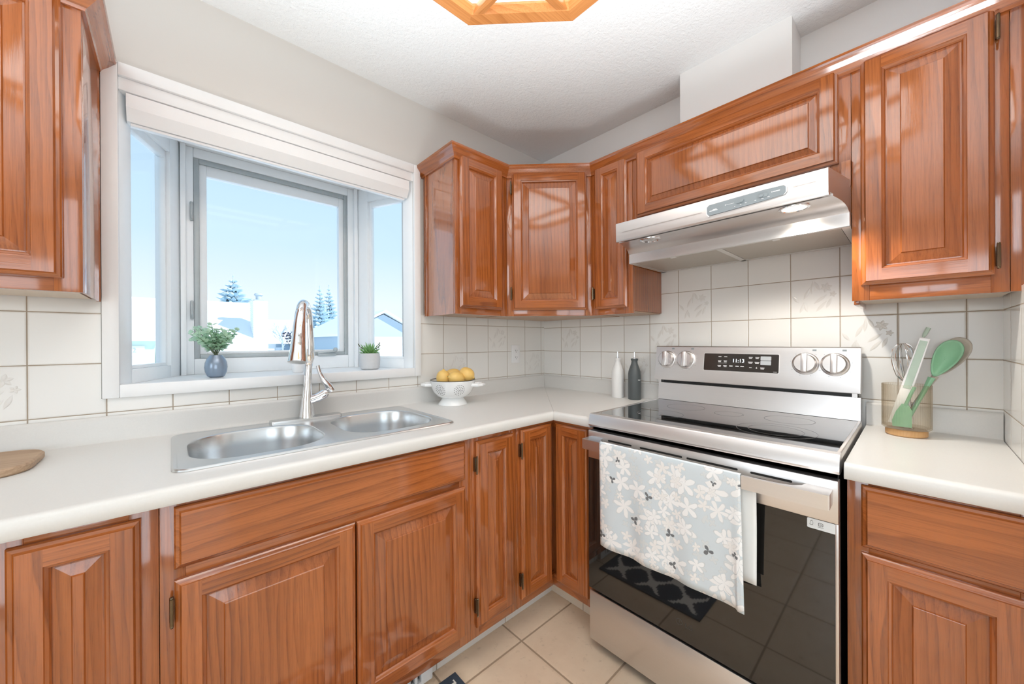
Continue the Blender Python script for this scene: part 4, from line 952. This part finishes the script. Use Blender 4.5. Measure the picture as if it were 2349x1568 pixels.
# ------------------------------------------------------------------ colander with lemons
cc = (-.848, -.158, CT)
t = thing('colander', 'white enamel colander on a foot holding lemons', 'colander', cc)
mb = MB()
outer = [(.050, .034), (.062, .036), (.080, .046), (.095, .064), (.104, .085), (.109, .108), (.111, .120)]
inner = [(.108, .120), (.106, .108), (.101, .086), (.092, .066), (.077, .049), (.060, .040), (0, .038)]
mb.lathe(outer+inner, cc, 56, cap=False); CB = mb
mb = MB(); mb.lathe([(.050, .036), (.056, .026), (.068, .008), (.073, .001), (.071, .0002), (.066, .004), (.050, .030)], cc, 48, cap=False); mb.build('foot', 'enamel', t)
mb = MB(); mb.lathe([(.1085, .1195), (.1110, .1200), (.1122, .1215), (.1110, .1232), (.1090, .1232), (.1080, .1215), (.1085, .1195)], cc, 56, cap=False); mb.build('rolled_rim', 'rim', t)
Rv = Vector((math.cos(yaw), -math.sin(yaw), 0)); Fv = Vector((math.sin(yaw), math.cos(yaw), 0)); c3 = Vector(cc)
for s_ in (1, -1):
    p = []
    for a in (-.36, -.30, -.18, 0, .18, .30, .36):
        rr = .107+.048*math.cos(a/.36*PI/2)**.45 if abs(a) < .36 else .104
        v = (Rv*s_*math.cos(a)+Fv*math.sin(a))*rr; p.append(c3+v+Vector((0, 0, .098)))
    h = MB(); h.tube(p, .0085, 10); h.build('handle', 'enamel', t)
ho = CB
def rad_at(z):
    for (r0, z0), (r1, z1) in zip(outer, outer[1:]):
        if z0 <= z <= z1: k = (z-z0)/(z1-z0); return r0+(r1-r0)*k, (r1-r0)/(z1-z0)
    return outer[-1][0], 0
for grp in range(4):
    th0 = math.atan2(-Fv.y, -Fv.x)+(.47 if grp % 2 else -.47)+(PI if grp > 1 else 0)
    for (rr, n) in ((0, 1), (.008, 6), (.016, 11), (.0245, 16)):
        for k in range(n):
            a = 2*PI*k/n; du = rr*math.cos(a); dz = rr*math.sin(a); z = .079+dz
            r_, sl_ = rad_at(z); th = th0+du/r_; nrm = Vector((math.cos(th), math.sin(th), -sl_)).normalized()
            A_ = nrm.to_track_quat('Z', 'Y').to_matrix().to_4x4(); p = c3+Vector((r_*math.cos(th), r_*math.sin(th), z))+nrm*.0003
            ho.lathe([(0, .0004), (.0019, .0004), (.0019, -.0006)], p, 8, 1, axis=A_, cap=False)
ho.build('bowl', ['enamel', 'hole'], t)
LP = [(1.18, .075, .0), (1.0, .12, .6), (.7, .1, 1.6), (.3, .05, 0)]
def lemon(label, off, zc, dirv, ln, rr):
    d = Vector(dirv).normalized(); A_ = d.to_track_quat('Z', 'Y').to_matrix().to_4x4()
    c = c3+Rv*off[0]+Fv*off[1]+Vector((0, 0, zc))
    t = thing('lemon', label, 'lemon', c, 'lemons in the colander')
    mb = MB(); pr = []
    for i in range(15):
        a = PI*i/14; z = -math.cos(a)*ln; r_ = rr*math.sin(a)**.86
        if i in (12, 13): r_ *= .92
        pr.append((max(r_, .0), z))
    pr[-1] = (.004, ln+.004); pr[-2] = (.008, ln*.98)
    mb.lathe(pr, c, 28, axis=A_); mb.build('fruit', 'lemon', t)
    mb = MB(); mb.lathe([(.0038, 0), (.0034, .0022), (.0, .0026)], c+d*(ln+.003), 10, axis=A_); mb.build('tip', 'lemon_tip', t)
lemon('lemon at the front left of the colander with its stem tip pointing up', (-.044, -.022), .133, Rv*.05+Vector((0, 0, 1)), .038, .0335)
lemon('lemon half hidden at the back of the colander', (-.006, .044), .140, Rv*1+Fv*.4+Vector((0, 0, .12)), .043, .0325)
lemon('lemon lying in the middle of the colander with its blunt end to the front', (.022, -.030), .131, Rv*-.72-Fv*.52+Vector((0, 0, .22)), .042, .0325)
lemon('lemon sitting highest at the right side of the colander', (.068, .012), .146, Rv*.75-Fv*.15+Vector((0, 0, -.35)), .040, .035)
# ------------------------------------------------------------------ oil bottles
def oil(label, c, r_, mat):
    t = thing('oil_bottle', label, 'bottle', c, 'oil and vinegar bottles')
    mb = MB(); mb.lathe([(0, .0005), (r_*.94, .0005), (r_, .004), (r_, .120), (r_*.985, .134), (r_*.92, .148), (r_*.78, .163), (r_*.62, .178), (r_*.50, .190), (r_*.46, .200), (r_*.47, .204), (r_*.54, .208), (r_*.56, .212), (r_*.54, .216), (r_*.40, .217), (0, .217)], c, 40)
    mb.build('body', mat, t)
    sp = MB(); cv = Vector(c); sp.lathe([(.009, .214), (.009, .219), (.005, .222), (.0042, .236), (.0036, .250)], c, 16); sp.build('pour_spout', 'chrome', t); return t
oil('white ceramic oil bottle with a steel pour spout beside the grey one', (-.068, -.610, CT), .0325, 'oil_white')
t = oil('dark grey ceramic oil bottle with a steel pour spout next to the range', (-.072, -.7135, CT), .0335, 'oil_grey')
cw = Vector((-.072, -.7135, 0)); mbt = MB()
for k in range(7):
    th = math.atan2(-1, -1.9)+.62+k*.07; n_ = Vector((math.cos(th), math.sin(th), 0)); p = Vector((-.072, -.7135, CT+.103))+n_*.0337; ta = Vector((-math.sin(th), math.cos(th), 0))
    hh = (.0045, .003, .0032, .0028, .0032, .003, .003)[k]; w_ = .0011; mbt.quad(p-ta*w_, p+ta*w_, p+ta*w_+Vector((0, 0, hh)), p-ta*w_+Vector((0, 0, hh)))
mbt.build('lettering', 'print', t)
# ------------------------------------------------------------------ utensil crock and utensils
kc = (-.128, -1.703, CT)
t = thing('utensil_crock', 'ribbed amber glass utensil crock on a round wooden base', 'crock', kc)
mb = MB(); mb.lathe([(.0, .0005), (.045, .0005), (.0485, .004), (.0485, .018), (.046, .022), (0, .022)], kc, 48); mb.build('base', 'bamboo', t)
mb = MB(); n = 448; rings = []
for (r_, z) in ((.0, .0225), (.052, .0225), (.0565, .027), (.0565, .165), (.0553, .166), (.0545, .165), (.0545, .030), (0, .030)):
    rib = .0005 if r_ > .0552 else 0
    rings.append([(kc[0]+(r_+rib*math.cos(56*2*PI*j/n))*math.cos(2*PI*j/n), kc[1]+(r_+rib*math.cos(56*2*PI*j/n))*math.sin(2*PI*j/n), CT+z) for j in range(n)])
mb.loft(rings, smooth=True); mb.build('glass_cup', 'cup', t, angle=80)
def UP(y, z, x=0): return Vector((kc[0]+x, y, z))
# whisk: handle down in the crock, wire head up
t = thing('whisk', 'steel wire balloon whisk standing at the left in the crock', 'whisk', UP(-1.705, .95, .015))
mb = MB(); mb.tube([UP(-1.715, .950, .022), UP(-1.708, 1.03, .018), UP(-1.705, 1.078, .016)], [.006, .0055, .0045], 12); mb.build('handle', 'steel', t)
wc = UP(-1.699, 1.135, .012)
for k in range(6):
    a = PI*k/6+.2; p = []
    for i in range(-12, 13):
        u = i/12; s_ = 1-abs(u); w = .032*math.sin(min(1, s_*1.0)*0+PI*.5*min(1, (abs(u))**.0)) if False else 0
        tt = abs(u); z = 1.078+.118*(1-tt**2.6)*1.0 if False else 0
        p.append((u, 0))
    pts = []
    for i in range(25):
        ph = PI*(i/24)-PI/2; # -90..90
        x_ = math.sin(ph); y_ = math.cos(ph)
        lat = .047*x_*(.30+.70*y_**.6) if abs(x_) < .999 else .0035*x_
        hgt = .136*y_**.75
        pts.append((lat, hgt))
    pts = [(-.004, 0)]+[(q[0], q[1]) for q in pts[1:-1]]+[(.004, 0)]
    w = MB(); base = UP(-1.706, 1.076, .016); ax_ = (UP(-1.697, 1.2, .010)-base).normalized()
    w.tube([base+ax_*q[1]+Vector((math.cos(a), math.sin(a), 0))*q[0] for q in pts], .0011, 6); w.build('wire', 'chrome', t)
# tongs
t = thing('tongs', 'white kitchen tongs with pale green grip panels and pull ring', 'tongs', UP(-1.70, .95, -.02))
T0, T1 = UP(-1.676, .952, -.016), UP(-1.744, 1.228, -.006)
d = (T1-T0).normalized(); sd = d.cross(Vector((1, 0, 0))).normalized()      # in-plane width direction
def blade(off, w0, w1, thick, a0, a1, mat, name, par, lift=0):
    mb = MB(); L = T1-T0; rings = []
    for k, w in ((a0, w0), ((a0+a1)/2, (w0+w1)/2*1.05), (a1, w1)):
        c = T0+L*k+Vector((off, 0, 0)); f = Vector((1, 0, 0))*thick/2
        rings.append([c-sd*w-f, c+sd*w-f, c+sd*w+f, c-sd*w+f])
    mb.loft(rings, smooth=False, cap0=True, cap1=True); o = mb.build(name, mat, par)
    bv = o.modifiers.new('round', 'BEVEL'); bv.width = .0012; bv.segments = 2; return o
a1_ = blade(-.010, .0145, .0115, .004, .0, 1.0, 'white_plastic', 'arm', t); blade(-.0125, .0085, .0085, .0015, .42, .97, 'sage_light', 'grip_panel', a1_)
a2_ = blade(.006, .0145, .0115, .003, .0, .995, 'steel', 'arm', t)
mb = MB(); mb.tube([T1+d*.002+sd*.004, T1+d*.012+sd*.003, T1+d*.034], [.003, .0055, .0058], 10); mb.build('pull_ring', 'sage_light', t)
# spoons
def ladle(label, name, p0, p1, bowlc, axis, w, l, mat, xo, grp=None):
    t = thing(name, label, 'spoon', p0, grp)
    mb = MB(); A_, B_ = Vector(p0), Vector(p1); mb.tube([A_, A_.lerp(B_, .5), A_.lerp(B_, .8), B_], [.0065, .0072, .0085, .012], 12, flat=.7); mb.build('handle', mat, t)
    ax_ = Vector(axis).normalized(); nx = Vector((-1, 0, .10)); nx = (nx-ax_*nx.dot(ax_)).normalized(); sx_ = ax_.cross(nx)
    mb = MB(); rings = []
    n = 28
    for k in range(9):
        f = k/8; ring = []
        for j in range(n):
            a = 2*PI*j/n; e_ = 1-.20*(1-math.cos(a))*.5*(1 if math.cos(a) < 0 else 0); lo = l*math.cos(a); tp = (w*math.sin(a))*(1+.38*math.cos(a))
            ring.append(Vector(bowlc)+ax_*(lo*f)+sx_*(tp*f)-nx*(.016*(1-f*f)))
        rings.append(ring)
    mb.loft(rings, smooth=True); o = mb.build('bowl', mat, t)
    s_ = o.modifiers.new('thick', 'SOLIDIFY'); s_.thickness = .003; s_.offset = 0
    return t
ladle('sage green silicone spoon leaning right at the front of the crock', 'serving_spoon', UP(-1.700, .950, -.030), UP(-1.758, 1.105, -.014), UP(-1.785, 1.165, -.010), (0, -.38, .92), .0255, .060, 'sage', 0, 'silicone spoons in the crock')
ladle('taupe silicone spoon mostly hidden behind the green spoon', 'serving_spoon', UP(-1.690, .950, .018), UP(-1.766, 1.108, .022), UP(-1.800, 1.171, .026), (0, -.40, .92), .0275, .062, 'taupe', 0, 'silicone spoons in the crock')
# spatula head inside the crock
t = thing('spatula', 'sage green spatula with its broad head down inside the crock', 'spatula', UP(-1.68, .947, -.03))
mb = MB(); mb.prism([(-1.673, .946), (-1.716, .946), (-1.716, 1.0), (-1.708, 1.018), (-1.694, 1.020), (-1.681, .995), (-1.672, .965)], 'x', kc[0]-.041, kc[0]-.037); o = mb.build('blade', 'sage', t)
mb = MB(); mb.tube([UP(-1.702, 1.015, -.039), UP(-1.713, 1.05, -.038), UP(-1.722, 1.075, -.036)], .0045, 10); mb.build('handle', 'sage', t)
# ------------------------------------------------------------------ cutting board
t = thing('cutting_board', 'round-ended wooden board lying on the counter at the far left', 'board', (-2.3, -.19, CT))
mb = MB(); pl = rrect(-2.62, -2.138, -.305, -.055, .075, 8)
mb.loft([[(p[0]*1.0, p[1], CT+.0006) for p in rrect(-2.616, -2.142, -.301, -.059, .072, 8)], [(p[0], p[1], CT+.005) for p in pl], [(p[0], p[1], CT+.016) for p in pl], [(p[0], p[1], CT+.020) for p in rrect(-2.616, -2.142, -.301, -.059, .072, 8)]], g='x', cap0=True, cap1=True); mb.build('slab', 'board', t)
# ------------------------------------------------------------------ plants on the sill
SZ = WZ0
vc = (-1.755, .135, SZ)
t = thing('eucalyptus_vase', 'round blue-grey vase of green eucalyptus sprigs at the left of the sill', 'plant', vc)
mb = MB(); mb.lathe([(0, .0005), (.020, .0005), (.028, .006), (.0345, .022), (.0365, .040), (.0345, .058), (.029, .074), (.0215, .084), (.0205, .087), (.0175, .087), (.0175, .078), (0, .075)], vc, 40); mb.build('vase', 'vase', t)
rs = random.Random(3)
stm = MB(); lf = MB()
def leaf(mb, p, d, n_, l, w):
    d = d.normalized(); s_ = d.cross(n_); s_ = s_.normalized() if s_.length > 1e-4 else Vector((1, 0, 0)); n_ = s_.cross(d)
    P = [p, p+d*l*.3+s_*w*.85+n_*.001, p+d*l*.65+s_*w, p+d*l*.95+s_*w*.45, p+d*l-n_*.002, p+d*l*.95-s_*w*.45, p+d*l*.65-s_*w, p+d*l*.3-s_*w*.85+n_*.001]
    mb.add(P+[p+d*l*.5-n_*w*.25], [(i, (i+1) % 8, 8) for i in range(8)], 0, 'z', True)
top = Vector((vc[0], vc[1], SZ+.08))
for k in range(26):
    a = 2*PI*k/26+rs.uniform(-.1, .1); sp_ = rs.uniform(.25, 1); hgt = rs.uniform(.09, .135)*(1-.25*sp_)
    e_ = top+Vector((math.cos(a)*.085*sp_, math.sin(a)*.06*sp_, hgt))
    mid = top+Vector((math.cos(a)*.025*sp_, math.sin(a)*.02*sp_, hgt*.55))
    path = [top+Vector((math.cos(a)*.008, math.sin(a)*.008, -.02))]+[(top*(1-u)**2+mid*2*u*(1-u)+e_*u*u) for u in [i/9 for i in range(1, 10)]]
    stm.tube(path, .0009, 5)
    for i in range(3, len(path)):
        p = path[i]; dd = (path[i]-path[i-1]).normalized()
        for s_ in (1, -1, .4):
            rv = Vector((rs.uniform(-1, 1), rs.uniform(-1, 1), rs.uniform(-.3, .9))).normalized(); sdv = dd.cross(rv).normalized()*s_+dd*.35
            leaf(lf, p, sdv, Vector((rs.uniform(-.5, .5), rs.uniform(-.9, .1), 1)), rs.uniform(.013, .021), rs.uniform(.0055, .0088))
stm.build('stems', 'stem', t); lf.build('foliage', 'leaf', t)
pc = (-1.158, .112, SZ)
t = thing('potted_succulent', 'spiky green succulent in a pale grey pot at the right of the sill', 'plant', pc)
mb = MB(); mb.lathe([(0, .0005), (.038, .0005), (.045, .006), (.049, .022), (.050, .05), (.048, .074), (.046, .080), (.043, .080), (.043, .070), (0, .068)], pc, 40); mb.build('pot', 'pot_grey', t)
lf = MB(); c = Vector(pc)+Vector((0, 0, .07))
for ring, (n, tilt, l) in enumerate(((6, .35, .058), (10, .75, .06), (13, 1.10, .057), (14, 1.38, .05))):
    for k in range(n):
        a = 2*PI*k/n+ring*.5+rs.uniform(-.1, .1); d = Vector((math.cos(a)*math.sin(tilt), math.sin(a)*math.sin(tilt), math.cos(tilt)))
        s_ = Vector((-math.sin(a), math.cos(a), 0)); l_ = l*rs.uniform(.9, 1.1)
        lf.tube([c+d*.004, c+d*l_*.4, c+d*l_*.75+Vector((0, 0, .003)), c+d*l_+Vector((0, 0, .008))], [.005, .0068, .0042, .0006], 6, flat=.5)
lf.build('foliage', 'succulent', t)
for a, l in ((.2, .075), (-.5, .07), (2.9, .07)):
    tw = MB(); b0 = c+Vector((.03*math.cos(a), .02*math.sin(a), 0)); e_ = b0+Vector((.022*math.cos(a), 0, l*.75))
    tw.tube([b0, b0.lerp(e_, .5)+Vector((.004, 0, .003)), e_], .0008, 5)
    for i in range(5): leaf(tw, b0.lerp(e_, .35+i*.15), Vector((rs.uniform(-1, 1), rs.uniform(-.4, .4), .5)), Vector((0, -1, .3)), .012, .003)
    tw.build('sprig', 'stem', t)
lc = (-1.466, .15, SZ)
t = thing('potted_lavender', 'small white pot of dark lavender sprigs standing behind the faucet', 'plant', lc)
mb = MB(); mb.lathe([(0, .0005), (.020, .0005), (.0225, .004), (.026, .055), (.0255, .058), (.0235, .058), (.0235, .05), (0, .048)], lc, 32); mb.build('pot', 'white_plastic', t)
sm_ = MB(); bd = MB()
for k in range(9):
    a = 2*PI*k/9; q = rs.uniform(.5, 1); b0 = Vector(lc)+Vector((.008*math.cos(a), .008*math.sin(a), .05)); e_ = Vector(lc)+Vector((.062*math.cos(a)*q, .035*math.sin(a)*q, rs.uniform(.145, .178)))
    path = [b0.lerp(e_, i/8)+Vector((0, 0, .012*math.sin(PI*i/8))) for i in range(9)]; sm_.tube(path, .0008, 5)
    for i in range(5, 9):
        for s_ in range(3): p = path[i]+Vector((rs.uniform(-.004, .004), rs.uniform(-.004, .004), 0)); leaf(bd, p, Vector((rs.uniform(-1, 1), rs.uniform(-1, 1), .7)), Vector((0, -1, .2)), .010, .003)
sm_.build('stems', 'stem', t); bd.build('flower_heads', 'lavender', t)
# ------------------------------------------------------------------ rug and heat register
mb = MB(); mb.box(-1.915, -1.118, -1.088, -.572, .0006, .008, ch=.002)
tag(mb.build('floor_mat', 'rug', loc=(-1.49, -.8, 0)), 'navy floor mat with white trellis pattern in front of the sink', 'mat')
t = thing('heat_register', 'white metal heat register in the toe kick under the sink', 'vent', (-1.36, -.52, 0))
mb = MB(); mb.box(-1.235, -1.19, -.535, -.513, .004, .108, ch=.003); mb.box(-1.53, -1.485, -.535, -.513, .004, .108, ch=.003); mb.box(-1.485, -1.235, -.535, -.513, .092, .108, ch=.003); mb.box(-1.485, -1.235, -.535, -.513, .004, .018, ch=.003); mb.build('frame', 'white_plastic', t)
for k in range(9):
    b = MB(); x = -1.258-k*.0265; b.box(x, x+.010, -.531, -.513, .019, .091, ch=.001); b.build('louver', 'white_plastic', t)
b = MB(); b.box(-1.485, -1.235, -.5155, -.513, .019, .091); b.build('back_plate', 'hole', t)
# ------------------------------------------------------------------ outside
mb = MB(); pr = [(.6, -1.1), (.6, -.95), (4, -.8), (12, .05), (19, .3), (120, .3), (120, -1.1)]
mb.prism(pr, 'x', -60, 70); struct('ground', mb, 'snow', 'snow covered ground outside')
def house(name, label, x0, x1, y0, y1, zb, ze, zr, wallm, axis='x', grp='snowy houses outside'):
    t = thing(name, label, 'house', ((x0+x1)/2, (y0+y1)/2, zb), grp)
    b = MB(); b.box(x0, x1, y0, y1, zb, ze)
    if axis == 'x': ym = (y0+y1)/2; b.prism([(y0, ze), (y1, ze), (ym, zr-.12)], 'x', x0, x1)
    else: xm = (x0+x1)/2; b.prism([(x0, ze), (x1, ze), (xm, zr-.12)], 'y', y0, y1)
    b.build('wall', wallm, t)
    r_ = MB(); e_ = .35
    if axis == 'x':
        k = (zr-ze)/((y1-y0)/2); 
        for s_ in (0, 1):
            yA = y0-e_ if s_ == 0 else y1+e_; zA = ze-e_*k
            r_.prism([(yA, zA), (ym, zr), (ym, zr+.14), (yA, zA+.14)], 'x', x0-e_, x1+e_)
    else:
        k = (zr-ze)/((x1-x0)/2)
        for s_ in (0, 1):
            xA = x0-e_ if s_ == 0 else x1+e_; zA = ze-e_*k
            r_.prism([(xA, zA), (xm, zr), (xm, zr+.14), (xA, zA+.14)], 'y', y0-e_, y1+e_)
    r_.build('roof', 'snow', t)
    return t
h1 = house('house', 'neighbour house with a snowy roof and sided chimney seen through the middle pane', -1.50, 1.05, 20, 28, .2, .95, 3.35, 'siding')
b = MB(); b.box(1.12, 1.72, 20.6, 21.6, .2, 3.33)
for k in range(26): b.box(1.10, 1.74, 20.58, 21.62, .9+k*.094, .93+k*.094)
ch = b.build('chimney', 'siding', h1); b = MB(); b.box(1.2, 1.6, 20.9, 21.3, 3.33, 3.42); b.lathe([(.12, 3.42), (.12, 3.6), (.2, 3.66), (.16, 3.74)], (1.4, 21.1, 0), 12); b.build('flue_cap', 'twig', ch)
h2 = house('house', 'neighbour house with blue gable and garage seen through the right pane', 5.3, 10.2, 20.5, 29, .2, 1.75, 3.05, 'gable', 'y')
b = MB(); b.box(6.6, 10.0, 20.42, 20.49, .3, 1.55); b.build('garage_front', 'siding', h2)
b = MB(); b.box(7.15, 9.6, 20.36, 20.42, .3, 1.2)
for k in range(8): b.box(7.15, 9.6, 20.345, 20.362, .36+k*.105, .375+k*.105)
b.build('garage_door', 'white', h2)
b = MB(); b.box(5.6, 6.2, 20.44, 20.5, .3, 1.15); b.build('window', 'far_glass', h2)
h2b = house('house', 'low neighbour house with a snowy roof at the right edge of the middle pane', 2.9, 6.6, 31, 38, .2, 1.3, 3.0, 'siding')
b = MB(); b.box(3.9, 5.3, 30.92, 31.0, .2, 1.1); b.build('window', 'far_glass', h2b)
h3 = house('house', 'pale green house with a snowy roof seen through the left pane', -9.5, -2.42, 20, 27, .2, 1.5, 3.3, 'mint')
b = MB(); b.box(-4.2, -2.72, 19.93, 20, .25, 1.12); b.build('garage_door', 'siding', h3)
tx = text_mb('2', .26, frame4((-3.08, 19.92, .86), (1, 0, 0), (0, 0, 1)), .01); tx.build('house_number', 'far_glass', h3)
def spruce(label, x, y, zb, zt, rad):
    t = thing('spruce_tree', label, 'tree', (x, y, zb), 'spruce trees outside')
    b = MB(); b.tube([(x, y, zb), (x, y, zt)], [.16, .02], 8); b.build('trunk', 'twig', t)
    f = MB(); H = zt-zb; n = 17
    for k in range(n):
        u = k/(n-1); z = zb+H*(.12+.86*u); rr = rad*(1-u)**.85+.06; m_ = int(9+8*(1-u))
        for j in range(m_):
            a = 2*PI*j/m_+rs.uniform(-.2, .2)+k; r1 = rr*rs.uniform(.75, 1.1); d = Vector((math.cos(a), math.sin(a), 0)); s_ = Vector((-math.sin(a), math.cos(a), 0))
            o_ = Vector((x, y, z)); w = .13*r1+.05
            P = [o_+Vector((0, 0, .12)), o_+d*r1*.5+s_*w-Vector((0, 0, .20*r1)), o_+d*r1-Vector((0, 0, .16*r1-.1*r1)), o_+d*r1*.5-s_*w-Vector((0, 0, .20*r1)), o_+d*r1*.4-Vector((0, 0, .30*r1+.1))]
            f.add(P, [(0, 1, 2), (0, 2, 3), (1, 4, 2), (3, 2, 4)])
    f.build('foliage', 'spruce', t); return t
spruce('glare-paled spruce rising behind the snowy roof at the left of the middle pane', 2.82, 46, .2, 8.25, 4.4)
spruce('tall thin glare-paled spruce, left of the pair at the right of the middle pane', 10.1, 42.5, .2, 7.5, 1.9)
spruce('tall thin glare-paled spruce, right of the pair at the right of the middle pane', 12.5, 47.5, .2, 8.4, 2.1)
def bare(label, x, y, zb, h, seed):
    t = thing('bare_tree', label, 'tree', (x, y, zb), 'bare trees outside'); q = random.Random(seed)
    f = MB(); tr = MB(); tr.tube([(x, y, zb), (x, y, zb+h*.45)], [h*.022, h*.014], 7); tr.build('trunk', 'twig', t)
    def br(p, d, l, r_, dep):
        e_ = p+d*l; f.tube([p, p.lerp(e_, .5)+Vector((q.uniform(-.04, .04)*l, 0, .03*l)), e_], [r_, r_*.8, r_*.55], 5, cap=False)
        if dep:
            for _ in range(3 if dep > 1 else 4): br(p.lerp(e_, q.uniform(.45, 1)), (d+Vector((q.uniform(-.75, .75), q.uniform(-.75, .75), q.uniform(-.1, .5)))).normalized(), l*q.uniform(.55, .8), r_*.6, dep-1)
    for k in range(6): br(Vector((x, y, zb+h*(.25+.035*k))), Vector((math.cos(k*2.1)*.6, math.sin(k*2.1)*.6, 1)).normalized(), h*.25, h*.009, 3)
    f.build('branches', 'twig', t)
bare('bare leafless tree right of the sided chimney', 3.4, 26, .2, 2.7, 1)
bare('bare leafless tree behind the blue gable in the right pane', 12.2, 34, .2, 5.2, 5)
# ------------------------------------------------------------------ clean up helper keys
for o in bpy.data.objects:
    if '_o' in o: del o['_o']
